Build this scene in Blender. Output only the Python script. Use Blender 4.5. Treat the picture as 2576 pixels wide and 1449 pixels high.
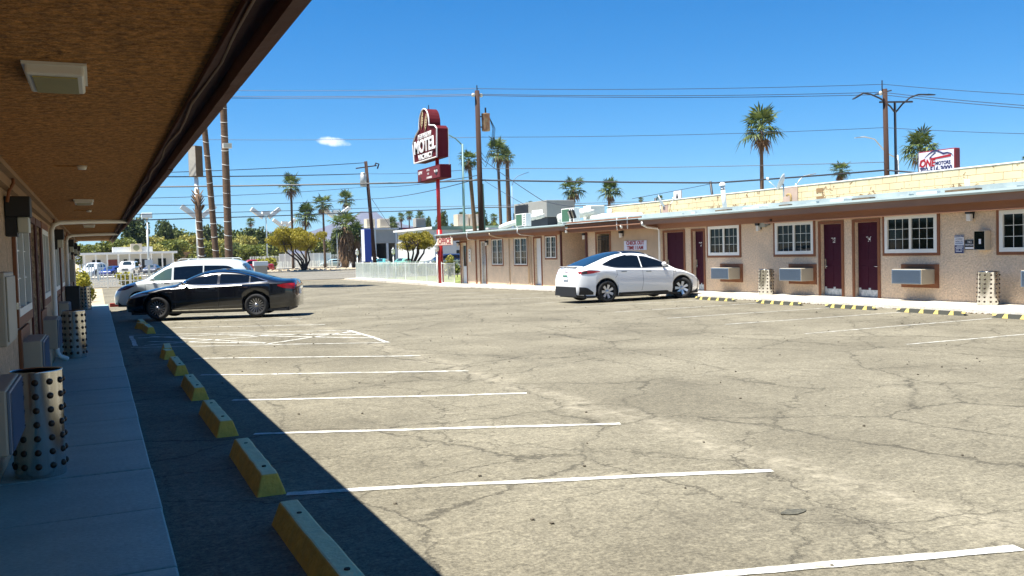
import bpy, math, random
import numpy as np
from mathutils import Vector, Matrix
random.seed(7); np.random.seed(7)
for o in list(bpy.data.objects): bpy.data.objects.remove(o)
SC = bpy.context.scene; COL = SC.collection
R_ = math.radians
# ------------------------------------------------------------ camera
FOC, CX, CY, EYE = 2274.0, 1288.0, 724.5, 1.7
def _n(v): v = np.array(v, float); return v/np.linalg.norm(v)
_dY = _n((244.4-CX, 660.3-CY, FOC)); _up = _n(np.cross((1, -0.0271, 0), _dY))
if _up[1] > 0: _up = -_up
_dX = _n(np.cross(_dY, _up))
if _dX[0] < 0: _dX = -_dX
CR = np.array([_dX, _dY, _up])
cd = bpy.data.cameras.new('camera'); cam = bpy.data.objects.new('camera', cd); COL.objects.link(cam)
cd.sensor_width = 36; cd.lens = 36*FOC/2576; cd.clip_start = 0.05; cd.clip_end = 12000
m = Matrix.Identity(4)
for i in range(3):
    m[i][0] = CR[i][0]; m[i][1] = -CR[i][1]; m[i][2] = -CR[i][2]
m[2][3] = EYE; cam.matrix_world = m; SC.camera = cam
# ------------------------------------------------------------ sky, sun, exposure
SUN_EL, SUN_AZ = 70.0, 0.0        # sun stands over the left wing (-X)
W = bpy.data.worlds.new('World'); SC.world = W; W.use_nodes = True
nt = W.node_tree; bg = nt.nodes['Background']
sky = nt.nodes.new('ShaderNodeTexSky'); sky.sky_type = 'NISHITA'; sky.sun_disc = False
sky.sun_elevation = R_(SUN_EL); sky.sun_rotation = R_(270); sky.altitude = 600; sky.air_density = 1.0; sky.dust_density = 0.0; sky.ozone_density = 2.0
hs = nt.nodes.new('ShaderNodeHueSaturation'); hs.inputs['Saturation'].default_value = 1.22
tn = nt.nodes.new('ShaderNodeMix'); tn.data_type = 'RGBA'; tn.blend_type = 'MULTIPLY'; tn.inputs[0].default_value = 1; tn.inputs[7].default_value = (0.62, 0.91, 1.17, 1)   # the camera's cool white balance of the sky
nt.links.new(sky.outputs[0], tn.inputs[6]); nt.links.new(tn.outputs[2], hs.inputs['Color'])
# one small drifting cloud, placed by direction on the sky itself
cdir = CR @ _n((838-CX, 357-CY, FOC)); cside = _n(np.cross(cdir, (0, 0, 1))); cup = np.cross(cside, cdir)
tc = nt.nodes.new('ShaderNodeTexCoord')
def vdot(v):
    n = nt.nodes.new('ShaderNodeVectorMath'); n.operation = 'DOT_PRODUCT'; n.inputs[1].default_value = tuple(v)
    nt.links.new(tc.outputs['Generated'], n.inputs[0]); return n.outputs['Value']
def wm(op, a, b=None, cl=False):
    n = nt.nodes.new('ShaderNodeMath'); n.operation = op; n.use_clamp = cl
    for k, v in ((0, a), (1, b)):
        if v is None: continue
        if isinstance(v, (int, float)): n.inputs[k].default_value = v
        else: nt.links.new(v, n.inputs[k])
    return n.outputs[0]
nz = nt.nodes.new('ShaderNodeTexNoise'); nz.inputs['Scale'].default_value = 95; nz.inputs['Detail'].default_value = 6
nt.links.new(tc.outputs['Generated'], nz.inputs['Vector'])
fx = wm('MULTIPLY', vdot(cside), 1/0.0175); fy = wm('MULTIPLY', wm('ADD', vdot(cup), wm('MULTIPLY', vdot(cside), 0.12)), 1/0.0050)
rr = wm('ADD', wm('MULTIPLY', fx, fx), wm('MULTIPLY', fy, fy))
front = wm('GREATER_THAN', vdot(cdir), 0.5)
cl = wm('MULTIPLY', wm('MULTIPLY', wm('SUBTRACT', wm('ADD', wm('MULTIPLY', nz.outputs[0], 2.4), -0.15), rr, True), 0.8, True), front)
mx = nt.nodes.new('ShaderNodeMix'); mx.data_type = 'RGBA'
nt.links.new(cl, mx.inputs[0]); nt.links.new(hs.outputs[0], mx.inputs[6]); mx.inputs[7].default_value = (11, 11.5, 12, 1)
nt.links.new(mx.outputs[2], bg.inputs['Color']); bg.inputs['Strength'].default_value = 0.05
sd = bpy.data.lights.new('sun', 'SUN'); sd.energy = 5.0; sd.angle = R_(0.5); sd.color = (1, 0.955, 0.87)
sun = bpy.data.objects.new('sun', sd); COL.objects.link(sun)
sun.rotation_euler = Vector((math.cos(R_(SUN_EL)), 0.0, -math.sin(R_(SUN_EL)))).to_track_quat('-Z', 'Y').to_euler()
VS = SC.view_settings; VS.view_transform = 'Standard'; VS.look = 'None'; VS.gamma = 1; VS.exposure = 1.35; VS.use_curve_mapping = False
SC.render.engine = 'CYCLES'
SC.cycles.max_bounces = 6; SC.cycles.diffuse_bounces = 4; SC.cycles.glossy_bounces = 3; SC.cycles.volume_bounces = 0
SC.cycles.caustics_reflective = False; SC.cycles.caustics_refractive = False
# ------------------------------------------------------------ helpers
def at(px, py, Y):                     # point on the line of sight at distance Y along the lot
    d = CR @ np.array((px-CX, py-CY, FOC)); t = Y/d[1]; return Vector((d[0]*t, Y, EYE+d[2]*t))
def atx(px, py, X):
    d = CR @ np.array((px-CX, py-CY, FOC)); t = X/d[0]; return Vector((X, d[1]*t, EYE+d[2]*t))
def gz(y):                             # the site falls a little towards the street
    return -0.25*min(1, max(0, (y-24)/26.0))
MATS = {}
def mat(name, col, rough=0.7, metal=0.0, var=0.0, vs=3.0, bump=0.0, bs=40.0, spec=0.5, col2=None, stretch=None, coat=0.0, speck=0.0, ss=45.0):
    """procedural principled material; var mixes col towards col2 (or a darker tone) with noise"""
    if name in MATS: return MATS[name]
    M = bpy.data.materials.new(name); M.use_nodes = True; t = M.node_tree; p = t.nodes['Principled BSDF']
    p.inputs['Base Color'].default_value = (*col, 1); p.inputs['Roughness'].default_value = rough; p.inputs['Metallic'].default_value = metal
    p.inputs['Specular IOR Level'].default_value = spec; p.inputs['Coat Weight'].default_value = coat; p.inputs['Coat Roughness'].default_value = 0.03
    if var or bump or speck:
        g = t.nodes.new('ShaderNodeTexCoord'); mp = t.nodes.new('ShaderNodeMapping'); t.links.new(g.outputs['Object'], mp.inputs[0])
        if stretch: mp.inputs['Scale'].default_value = stretch
    if var:
        a = t.nodes.new('ShaderNodeTexNoise'); a.inputs['Scale'].default_value = vs; a.inputs['Detail'].default_value = 8; a.inputs['Roughness'].default_value = 0.65
        t.links.new(mp.outputs[0], a.inputs['Vector'])
        r = t.nodes.new('ShaderNodeValToRGB'); r.color_ramp.elements[0].position = 0.35; r.color_ramp.elements[1].position = 0.68
        c2 = col2 or tuple(c*0.45 for c in col)
        r.color_ramp.elements[0].color = (*[c*(1-var)+d*var for c, d in zip(col, c2)], 1); r.color_ramp.elements[1].color = (*col, 1)
        t.links.new(a.outputs[0], r.inputs[0]); t.links.new(r.outputs[0], p.inputs['Base Color'])
    if speck:
        a = t.nodes.new('ShaderNodeTexNoise'); a.inputs['Scale'].default_value = ss; a.inputs['Detail'].default_value = 4; a.inputs['Roughness'].default_value = 0.8
        t.links.new(mp.outputs[0], a.inputs['Vector']); r2 = t.nodes.new('ShaderNodeValToRGB'); r2.color_ramp.elements[0].position = 0.36; r2.color_ramp.elements[1].position = 0.64
        d = 1-speck; r2.color_ramp.elements[0].color = (d, d, d, 1); r2.color_ramp.elements[1].color = (1+speck*.5,)*3+(1,)
        mm = t.nodes.new('ShaderNodeMix'); mm.data_type = 'RGBA'; mm.blend_type = 'MULTIPLY'; mm.inputs[0].default_value = 1
        src = p.inputs['Base Color'].links[0].from_socket if p.inputs['Base Color'].links else None
        if src: t.links.new(src, mm.inputs[6])
        else: mm.inputs[6].default_value = (*col, 1)
        t.links.new(a.outputs[0], r2.inputs[0]); t.links.new(r2.outputs[0], mm.inputs[7]); t.links.new(mm.outputs[2], p.inputs['Base Color'])
    if bump:
        b = t.nodes.new('ShaderNodeTexNoise'); b.inputs['Scale'].default_value = bs; b.inputs['Detail'].default_value = 5
        t.links.new(mp.outputs[0], b.inputs['Vector']); bp = t.nodes.new('ShaderNodeBump'); bp.inputs['Strength'].default_value = bump; bp.inputs['Distance'].default_value = 0.03
        t.links.new(b.outputs[0], bp.inputs['Height']); t.links.new(bp.outputs[0], p.inputs['Normal'])
    MATS[name] = M; return M
class MB:
    def __init__(s): s.v = []; s.f = []
    def add(s, vs, fs):
        n = len(s.v); s.v += [tuple(v) for v in vs]; s.f += [tuple(i+n for i in f) for f in fs]; return s
    def box(s, x0, x1, y0, y1, z0, z1):
        return s.add([(x, y, z) for x in (x0, x1) for y in (y0, y1) for z in (z0, z1)],
                     [(0, 1, 3, 2), (4, 6, 7, 5), (0, 4, 5, 1), (2, 3, 7, 6), (0, 2, 6, 4), (1, 5, 7, 3)])
    def cyl(s, a, b, r0, r1=None, n=10, cap=True):
        return s.tube([a, b], [r0, r0 if r1 is None else r1], n, cap)
    def tube(s, pts, r, n=8, cap=True):
        pts = [Vector(p) for p in pts]; k = len(pts); rs = [r]*k if isinstance(r, (int, float)) else list(r)
        base = len(s.v); prev = None
        for i, p in enumerate(pts):
            d = (pts[min(i+1, k-1)]-pts[max(i-1, 0)])
            if d.length < 1e-9: d = Vector((0, 0, 1))
            d.normalize()
            if prev is None:
                u = d.cross(Vector((0, 0, 1)));
                if u.length < 1e-3: u = Vector((1, 0, 0))
            else: u = prev-d*prev.dot(d)
            u.normalize(); prev = u; w = d.cross(u)
            for j in range(n):
                a = 2*math.pi*j/n; s.v.append(tuple(p+(u*math.cos(a)+w*math.sin(a))*rs[i]))
        for i in range(k-1):
            for j in range(n):
                a = base+i*n+j; b = base+i*n+(j+1) % n; s.f.append((a, b, b+n, a+n))
        if cap:
            s.f.append(tuple(base+j for j in range(n))[::-1]); s.f.append(tuple(base+(k-1)*n+j for j in range(n)))
        return s
    def lathe(s, prof, n=24, c=(0, 0, 0), axis='z'):
        base = len(s.v)
        for r, z in prof:
            for j in range(n):
                a = 2*math.pi*j/n; x, y = r*math.cos(a), r*math.sin(a)
                p = (x, y, z) if axis == 'z' else (x, z, y)
                s.v.append((p[0]+c[0], p[1]+c[1], p[2]+c[2]))
        for i in range(len(prof)-1):
            for j in range(n):
                a = base+i*n+j; b = base+i*n+(j+1) % n; s.f.append((a, b, b+n, a+n))
        return s
    def prism(s, poly, d, M=None):       # poly in local xy, extruded 0..d along local z, matrix M
        n = len(poly); vs = [Vector((x, y, 0)) for x, y in poly]+[Vector((x, y, d)) for x, y in poly]
        if M: vs = [M @ v for v in vs]
        return s.add(vs, [tuple(range(n))[::-1], tuple(range(n, 2*n))]+[(i, (i+1) % n, n+(i+1) % n, n+i) for i in range(n)])
    def blob(s, c, r, k=1.0, seg=8, rings=6, j=0.15):
        base = len(s.v); c = Vector(c)
        for i in range(rings+1):
            th = math.pi*i/rings
            for q in range(seg):
                a = 2*math.pi*q/seg; rr = r*(1+random.uniform(-j, j))
                s.v.append((c.x+rr*math.sin(th)*math.cos(a), c.y+rr*math.sin(th)*math.sin(a), c.z+k*rr*math.cos(th)))
        for i in range(rings):
            for q in range(seg):
                a = base+i*seg+q; b = base+i*seg+(q+1) % seg; s.f.append((a, b, b+seg, a+seg))
        return s
    def mesh(s, name, mt=None, smooth=False):
        me = bpy.data.meshes.new(name); me.from_pydata(s.v, [], s.f); me.update()
        if mt: me.materials.append(mt)
        if smooth:
            for p in me.polygons: p.use_smooth = True
        return me
    def obj(s, name, mt, parent=None, smooth=False, mw=None):
        return link(name, s.mesh(name, mt, smooth), parent, mw)
def link(name, data, parent=None, mw=None):
    o = bpy.data.objects.new(name, data); COL.objects.link(o)
    if parent: o.parent = parent
    if mw is not None: o.matrix_local = mw
    return o
def tag(o, label, cat, group=None):
    o['label'] = label; o['category'] = cat
    if group: o['group'] = group
    return o
def empty(name, loc=(0, 0, 0), rz=0.0, label=None, cat=None, group=None, s=1.0):
    o = bpy.data.objects.new(name, None); COL.objects.link(o); o.location = loc; o.rotation_euler = (0, 0, rz); o.scale = (s, s, s); o.empty_display_size = 0.2
    if label: tag(o, label, cat, group)
    return o
def copy_tree(o, parent=None, loc=None, rz=None):
    c = o.copy(); COL.objects.link(c)
    if parent: c.parent = parent
    if loc is not None: c.location = loc
    if rz is not None: c.rotation_euler = (0, 0, rz)
    for ch in list(o.children): copy_tree(ch, c)
    return c
def struct(o): o['kind'] = 'structure'; return o
def box(name, b, mt, parent=None): return MB().box(*b).obj(name, mt, parent)
def bevel(o, w=0.01, seg=2):
    md = o.modifiers.new('bevel', 'BEVEL'); md.width = w; md.segments = seg; md.limit_method = 'ANGLE'; return o
FACE_L = Matrix(((0, 0, -1, 0), (-1, 0, 0, 0), (0, 1, 0, 0), (0, 0, 0, 1)))    # lettering read by someone looking towards +X
FACE_N = Matrix(((1, 0, 0, 0), (0, 0, -1, 0), (0, 1, 0, 0), (0, 0, 0, 1)))    # lettering read by someone looking towards +Y
def text(name, s, size, pos, mt, parent=None, face=FACE_L, w=None, bold=0.0, ext=0.004, ital=0.0, align='CENTER', rot=0.0):
    cu = bpy.data.curves.new(name, 'FONT'); cu.body = s; cu.size = size; cu.extrude = ext; cu.offset = bold; cu.shear = ital; cu.align_x = align; cu.align_y = 'CENTER'; cu.resolution_u = 4
    o = bpy.data.objects.new('t', cu); COL.objects.link(o); bpy.context.view_layer.update()
    me = bpy.data.meshes.new_from_object(o.evaluated_get(bpy.context.evaluated_depsgraph_get())); bpy.data.objects.remove(o)
    me.name = name; me.materials.clear(); me.materials.append(mt)
    sx = 1.0
    if w:
        xs = [v.co.x for v in me.vertices]; sx = w/(max(xs)-min(xs))
    mw = Matrix.Translation(pos) @ face @ Matrix.Rotation(rot, 4, 'Z') @ Matrix.Diagonal((sx, 1, 1, 1))
    me.transform(mw)
    return link(name, me, parent)
# ------------------------------------------------------------ materials
stucco_r = mat('stucco_tan', (0.80, 0.60, 0.41), 0.9, var=0.65, vs=1.3, bump=0.7, bs=22, col2=(0.54, 0.43, 0.31), speck=0.22, ss=17)
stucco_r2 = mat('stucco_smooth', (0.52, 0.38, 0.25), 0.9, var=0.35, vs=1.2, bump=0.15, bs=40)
stucco_l = mat('stucco_left', (0.66, 0.46, 0.29), 0.95, var=0.45, vs=4, bump=1.0, bs=30, stretch=(1, 1.6, 0.6), speck=0.45, ss=32)
trim_br = mat('trim_brown', (0.24, 0.085, 0.03), 0.7, var=0.35, vs=4)
trim_red = mat('trim_dark_red', (0.10, 0.022, 0.014), 0.6, var=0.3, vs=5)
fascia_m = mat('fascia_mauve', (0.34, 0.17, 0.10), 0.8, var=0.4, vs=1.5, stretch=(1, .3, 1))
white_p = mat('white_paint', (0.78, 0.78, 0.74), 0.5, var=0.12, vs=4)
white_v = mat('white_vinyl', (0.80, 0.79, 0.72), 0.4, var=0.08, vs=3)
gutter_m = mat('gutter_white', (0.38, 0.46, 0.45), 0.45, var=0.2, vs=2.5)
roof_m = mat('roof_white', (0.50, 0.55, 0.54), 0.8, var=0.8, vs=1.5, bump=0.3, bs=6, col2=(0.20, 0.27, 0.29))
glass_m = mat('dark_glass', (0.004, 0.008, 0.006), 0.05, spec=0.22)
door_m = mat('door_maroon', (0.050, 0.007, 0.018), 0.65, var=0.2, vs=6, spec=0.15)
metal_m = mat('steel', (0.66, 0.65, 0.61), 0.22, 1.0, var=0.35, vs=6, stretch=(6, 6, .4))
kick_m = mat('kick_plate', (0.70, 0.71, 0.72), 0.3, 0.35, var=0.75, vs=9, col2=(0.12, 0.2, 0.24))
ac_m = mat('ac_casing', (0.42, 0.37, 0.28), 0.6, var=0.1, vs=3)
acg_m = mat('ac_grille', (0.14, 0.19, 0.25), 0.5, var=0.1, vs=3)
black_m = mat('black_paint', (0.008, 0.008, 0.009), 0.5)
dark_m = mat('interior_dark', (0.012, 0.010, 0.009), 0.9)
brown_pipe = mat('pipe_pink', (0.48, 0.26, 0.18), 0.6)
lampglass = mat('lamp_glass', (0.55, 0.53, 0.42), 0.25)
concrete = mat('concrete_white', (0.60, 0.56, 0.48), 0.9, speck=.25, ss=20, var=0.5, vs=2.0, bump=0.3, bs=25)
wood_pole = mat('pole_wood', (0.050, 0.021, 0.011), 0.9, var=0.6, vs=6, stretch=(4, 4, .2), bump=0.4, bs=14)
steel_dk = mat('dark_steel', (0.03, 0.032, 0.036), 0.5, 0.3)
galv = mat('galvanised', (0.50, 0.53, 0.52), 0.5, 0.4, var=0.1)
wire_m = mat('cable', (0.015, 0.02, 0.03), 0.6)
red_txt = mat('sign_red', (0.30, 0.012, 0.015), 0.5)
navy = mat('sign_navy', (0.015, 0.02, 0.10), 0.5)
sign_w = mat('sign_white', (0.78, 0.78, 0.80), 0.4, var=0.05)
yellow_m = mat('stop_yellow', (0.80, 0.49, 0.07), 0.8, var=0.3, vs=9, bump=0.35, bs=24, col2=(0.16, 0.12, 0.05))
rubber = mat('rubber_black', (0.045, 0.045, 0.032), 0.7, var=0.3, vs=12, bump=0.2, bs=60)
yel_refl = mat('reflector_yellow', (0.58, 0.45, 0.12), 0.7)
paint_w = mat('line_paint', (0.74, 0.74, 0.69), 0.85, var=0.9, vs=6, col2=(0.26, 0.24, 0.18), speck=0.3, ss=50)
# ------------------------------------------------------------ ground and paving
def ramp(t, fac, p0, c0, p1, c1):
    r = t.nodes.new('ShaderNodeValToRGB'); e = r.color_ramp.elements
    e[0].position = p0; e[0].color = (*c0, 1) if len(c0) == 3 else c0; e[1].position = p1; e[1].color = (*c1, 1) if len(c1) == 3 else c1
    t.links.new(fac, r.inputs[0]); return r.outputs[0]
def asphalt_mat(name, ca, cb, crack=True, seam=None):
    M = bpy.data.materials.new(name); M.use_nodes = True; t = M.node_tree; p = t.nodes['Principled BSDF']; p.inputs['Roughness'].default_value = 0.92
    p.inputs['Specular IOR Level'].default_value = 0.25
    g = t.nodes.new('ShaderNodeTexCoord')
    def mapd(sx, sy, sz=1.0):
        mp = t.nodes.new('ShaderNodeMapping'); mp.inputs['Scale'].default_value = (sx, sy, sz); t.links.new(g.outputs['Object'], mp.inputs[0]); return mp.outputs[0]
    def noise(v, sc, det=6, ro=0.6):
        n = t.nodes.new('ShaderNodeTexNoise'); n.inputs['Scale'].default_value = sc; n.inputs['Detail'].default_value = det; n.inputs['Roughness'].default_value = ro
        t.links.new(v, n.inputs['Vector']); return n
    def mix(f, a, b, mode='MIX'):
        n = t.nodes.new('ShaderNodeMix'); n.data_type = 'RGBA'; n.blend_type = mode
        if isinstance(f, float): n.inputs[0].default_value = f
        else: t.links.new(f, n.inputs[0])
        for k, v in ((6, a), (7, b)):
            if isinstance(v, tuple): n.inputs[k].default_value = (*v, 1)
            else: t.links.new(v, n.inputs[k])
        return n.outputs[2]
    def math_(op, a, b=0.0, cl=False):
        n = t.nodes.new('ShaderNodeMath'); n.operation = op; n.use_clamp = cl
        for k, v in ((0, a), (1, b)):
            if isinstance(v, (int, float)): n.inputs[k].default_value = v
            else: t.links.new(v, n.inputs[k])
        return n.outputs[0]
    v1 = mapd(1, 1)
    c = ramp(t, noise(v1, 0.42, 9, 0.62).outputs[0], 0.36, ca, 0.66, cb)
    c = mix(0.95, c, ramp(t, noise(v1, 38, 5, 0.85).outputs[0], 0.33, (0.42, 0.42, 0.42), 0.70, (1.5, 1.5, 1.46)), 'MULTIPLY')
    c = mix(0.55, c, ramp(t, noise(v1, 7, 6, 0.75).outputs[0], 0.30, (0.66, 0.66, 0.66), 0.72, (1.35, 1.34, 1.3)), 'MULTIPLY')
    c = mix(0.6, c, ramp(t, noise(v1, 16, 4, 0.8).outputs[0], 0.36, (0.55, 0.55, 0.54), 0.66, (1.32, 1.32, 1.3)), 'MULTIPLY')
    # drip and tyre stains
    c = mix(math_('MULTIPLY', ramp(t, noise(mapd(0.55, 0.35), 1.0, 4).outputs[0], 0.58, (0, 0, 0), 0.74, (1, 1, 1)), 0.45), c, tuple(x*0.45 for x in ca))
    if seam is not None:
        # pale scuffing of the parking strip and its rough joint with the drive lane
        sx = t.nodes.new('ShaderNodeSeparateXYZ'); t.links.new(g.outputs['Object'], sx.inputs[0])
        wob = math_('MULTIPLY', math_('SUBTRACT', noise(v1, 0.9, 7, 0.7).outputs[0], 0.5), 1.5)
        dx = math_('ABSOLUTE', math_('ADD', math_('SUBTRACT', sx.outputs[0], seam), wob))
        band = math_('MULTIPLY', math_('SUBTRACT', 1.0, math_('MULTIPLY', dx, 3.2), True), ramp(t, noise(v1, 6, 8, 0.75).outputs[0], 0.42, (0, 0, 0), 0.66, (1, 1, 1)))
        c = mix(math_('MULTIPLY', band, 0.6), c, (0.40, 0.36, 0.27))
        strip = math_('LESS_THAN', sx.outputs[0], seam)
        scf = ramp(t, noise(mapd(1.2, 7.0), 1.6, 9, 0.72).outputs[0], 0.56, (0, 0, 0), 0.70, (1, 1, 1))
        scf2 = ramp(t, noise(v1, 0.8, 4).outputs[0], 0.45, (0, 0, 0), 0.62, (1, 1, 1))
        c = mix(math_('MULTIPLY', math_('MULTIPLY', scf, scf2), math_('ADD', math_('MULTIPLY', strip, 0.55), 0.12)), c, (0.40, 0.36, 0.27))
    hgt = noise(v1, 60, 4, 0.8).outputs[0]
    if crack:
        def cracks(sc, wdt, dist, ms):
            dn = noise(v1, 1.3*ms, 7, 0.7); va = t.nodes.new('ShaderNodeVectorMath'); va.operation = 'MULTIPLY_ADD'
            t.links.new(dn.outputs['Color'], va.inputs[0]); va.inputs[1].default_value = (dist, dist, 0); t.links.new(g.outputs['Object'], va.inputs[2])
            vo = t.nodes.new('ShaderNodeTexVoronoi'); vo.feature = 'DISTANCE_TO_EDGE'; vo.inputs['Scale'].default_value = sc; t.links.new(va.outputs[0], vo.inputs['Vector'])
            return ramp(t, vo.outputs['Distance'], wdt*0.25, (1, 1, 1), wdt, (0, 0, 0)), ramp(t, vo.outputs['Distance'], wdt, (1, 1, 1), wdt*9, (0, 0, 0))
        a, ah = cracks(0.40, 0.0060, 0.8, 1.0)
        b, bh = cracks(1.5, 0.013, 0.45, 2.0); bm = ramp(t, noise(v1, 0.45, 3).outputs[0], 0.44, (0, 0, 0), 0.56, (1, 1, 1)); b = math_('MULTIPLY', b, bm)
        c = mix(math_('MULTIPLY', ah, 0.08), c, tuple(x*0.5 for x in ca))
        a3, _h = cracks(0.21, 0.0035, 1.3, 0.7); cr = math_('MAXIMUM', math_('MAXIMUM', a, a3), math_('MULTIPLY', b, 0.6))
        am = ramp(t, noise(v1, 0.8, 5).outputs[0], 0.36, (0.5, 0.5, 0.5), 0.52, (1, 1, 1))
        cr = math_('MULTIPLY', cr, am)
        c = mix(math_('MULTIPLY', cr, 0.66), c, (0.03, 0.027, 0.02))
        hgt = math_('SUBTRACT', hgt, math_('MULTIPLY', cr, 2.0))
    bp = t.nodes.new('ShaderNodeBump'); bp.inputs['Strength'].default_value = 0.45; bp.inputs['Distance'].default_value = 0.012
    t.links.new(hgt, bp.inputs['Height']); t.links.new(bp.outputs[0], p.inputs['Normal']); t.links.new(c, p.inputs['Base Color'])
    return M
lot_m = asphalt_mat('lot_asphalt', (0.148, 0.133, 0.099), (0.228, 0.207, 0.156), True, 4.75)
road_m = asphalt_mat('road_asphalt', (0.16, 0.15, 0.13), (0.21, 0.195, 0.165), False)
dirt_m = mat('desert_ground', (0.42, 0.35, 0.24), 0.95, var=0.4, vs=0.25, bump=0.3, bs=4)
def sheet(name, x0, x1, ys, dz, mt, zf=gz):
    mb = MB(); vs = []; fs = []
    for y in ys: vs += [(x0, y, zf(y)+dz), (x1, y, zf(y)+dz)]
    fs = [(2*i, 2*i+1, 2*i+3, 2*i+2) for i in range(len(ys)-1)]
    return struct(mb.add(vs, fs).obj(name, mt))
YS = [-14, 0, 12, 24, 30, 37, 44, 50]
g0 = MB().add([(-4000, -3000, -0.6), (4000, -3000, -0.6), (4000, 6000, -0.6), (-4000, 6000, -0.6)], [(0, 1, 2, 3)]); struct(g0.obj('terrain', dirt_m))
sheet('ground', -160, 300, YS+[76, 240, 420], -0.03, dirt_m)
lot = sheet('parking_lot', 0.25, 18.25, YS+[74], 0.0, lot_m)
sheet('street', -160, 300, [76, 119], 0.012, road_m)
sheet('frontage_road', -160, 300, [128, 150], 0.012, road_m)
pave = mat('far_pavement', (0.50, 0.46, 0.38), 0.9, var=0.25, vs=0.6)
MB().box(-160, 300, 119.2, 127.8, -0.3, -0.10).obj('sidewalk', pave)['kind'] = 'structure'
MB().box(-160, 300, 150.2, 156, -0.3, -0.08).obj('sidewalk', pave)['kind'] = 'structure'
for y0 in (88.0, 103.0):
    for k in range(14):
        struct(box('lane_marking', (-10+k*9, -6+k*9, y0, y0+0.18, -0.237, -0.234), paint_w))
struct(box('edge_line', (-60, 200, 97.0, 97.35, -0.237, -0.232), paint_w))
# painted bay lines: wavering hand-painted strips
def stripe(a, b, w=0.10, parent=lot, wob=0.02, dz=0.005):
    a = Vector((*a, 0)); b = Vector((*b, 0)); d = (b-a); L = d.length; d.normalize(); n = Vector((-d.y, d.x, 0)); k = max(6, int(L/0.12)); mb = MB(); vs = []
    ph = random.uniform(0, 9); ph2 = random.uniform(0, 9)
    for i in range(k+1):
        s = L*i/k; c = a+d*s+n*(wob*math.sin(s*1.3+ph)+wob*0.5*math.sin(s*3.1+ph2)); h = w/2*(1+random.uniform(-0.13, 0.13))
        for q in (-h*(1+random.uniform(-.1, .1)), h):
            v = c+n*q; vs.append((v.x, v.y, gz(v.y)+dz))
    mb.add(vs, [(2*i, 2*i+1, 2*i+3, 2*i+2) for i in range(k)]); return mb.obj('parking_line', paint_w, parent)
for a, b in [((1.17, 4.25), (4.52, 3.29)), ((1.17, 6.54), (4.55, 5.34)), ((1.30, 8.92), (4.55, 7.51)), ((1.40, 11.22), (4.59, 9.69)), ((1.32, 13.98), (4.76, 11.99)), ((1.45, 16.38), (4.84, 14.3)),
             ((0.55, 19.35), (5.06, 16.84)), ((0.6, 22.6), (5.13, 20.26)), ((1.5, 24.4), (5.07, 22.34)), ((1.3, 27.3), (5.1, 25.2)), ((1.3, 30.6), (5.1, 28.5)), ((1.3, 34.2), (5.1, 32.0))]:
    stripe(a, b, 0.07 if a[1] > 18 else 0.09)
stripe((5.06, 16.84), (5.13, 20.26), 0.10)
for a, b in [((0.75, 21.6), (2.6, 21.2)), ((2.6, 21.2), (5.1, 18.9)), ((1.0, 21.9), (3.0, 18.5)), ((2.6, 20.9), (5.1, 17.9)), ((0.8, 19.6), (3.1, 20.1)), ((3.0, 20.3), (5.1, 19.5)), ((0.9, 20.5), (3.0, 18.4)), ((3.0, 18.2), (5.1, 19.9)), ((0.62, 19.6), (0.66, 22.3))]:
    stripe(a, b, 0.085)
for a, b in [((11.97, 10.71), (17.2, 10.55)), ((12.02, 13.11), (17.21, 13.17)), ((12.22, 15.73), (17.27, 15.63)), ((12.3, 18.01), (17.3, 17.95)), ((12.5, 20.75), (17.3, 20.8)), ((12.7, 23.4), (17.4, 23.4)), ((12.9, 26.4), (17.4, 26.4)), ((13.2, 30.4), (17.4, 30.2)), ((13.4, 34.2), (17.0, 34.0)), ((13.4, 41.0), (15.6, 37.6)), ((14.5, 43.0), (17.4, 42.2)), ((11.9, 8.2), (17.2, 8.0))]:
    stripe(a, b, 0.052, wob=0.008)
MB().prism([(0.05*math.cos(a*.5236)*random.uniform(.8, 1.2)*2.0, 0.05*math.sin(a*.5236)*random.uniform(.8, 1.2)) for a in range(12)], 0.004, Matrix.Translation((3.93, 4.42, 0.003))).obj('oil_stain', mat('oil', (0.095, 0.088, 0.06), 0.6, speck=.5, ss=40), lot)
# loose stones and leaf litter scattered over the lot
mb = MB()
for i in range(260):
    x = random.uniform(1.4, 17); y = random.uniform(3, 32); mb.blob((x, y, gz(y)+0.006), random.uniform(0.006, 0.02), 0.6, 5, 3, 0.3)
o = mb.obj('gravel', mat('pebble', (0.10, 0.085, 0.06), 0.9)); o['kind'] = 'stuff'; tag(o, 'scattered grit and small stones lying on the parking lot asphalt', 'gravel')
# ------------------------------------------------------------ left walkway of poured slabs
walk_m = mat('walk_paint', (0.36, 0.49, 0.44), 0.6, var=0.45, vs=1.1, bump=0.12, bs=30, col2=(0.16, 0.23, 0.22), stretch=(1, 2, 1), speck=.25, ss=30)
walk = struct(MB().box(-0.75, 0.27, -8, 37.5, -0.4, 0.085).obj('walkway', mat('slab_joint', (0.05, 0.06, 0.065), 0.9)))
slab = None
for i in range(36):
    y0 = -7.5+i*1.25
    if slab is None:
        b = MB().box(-0.72, 0.32, 0.009, 1.241, -0.2, 0.10); slab = bevel(b.obj('slab', walk_m, walk), 0.012, 2); slab.location.y = y0; s0 = slab
    else:
        c = s0.copy(); COL.objects.link(c); c.location = (random.uniform(-.005, .005), y0, random.uniform(-.003, .002))
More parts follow.
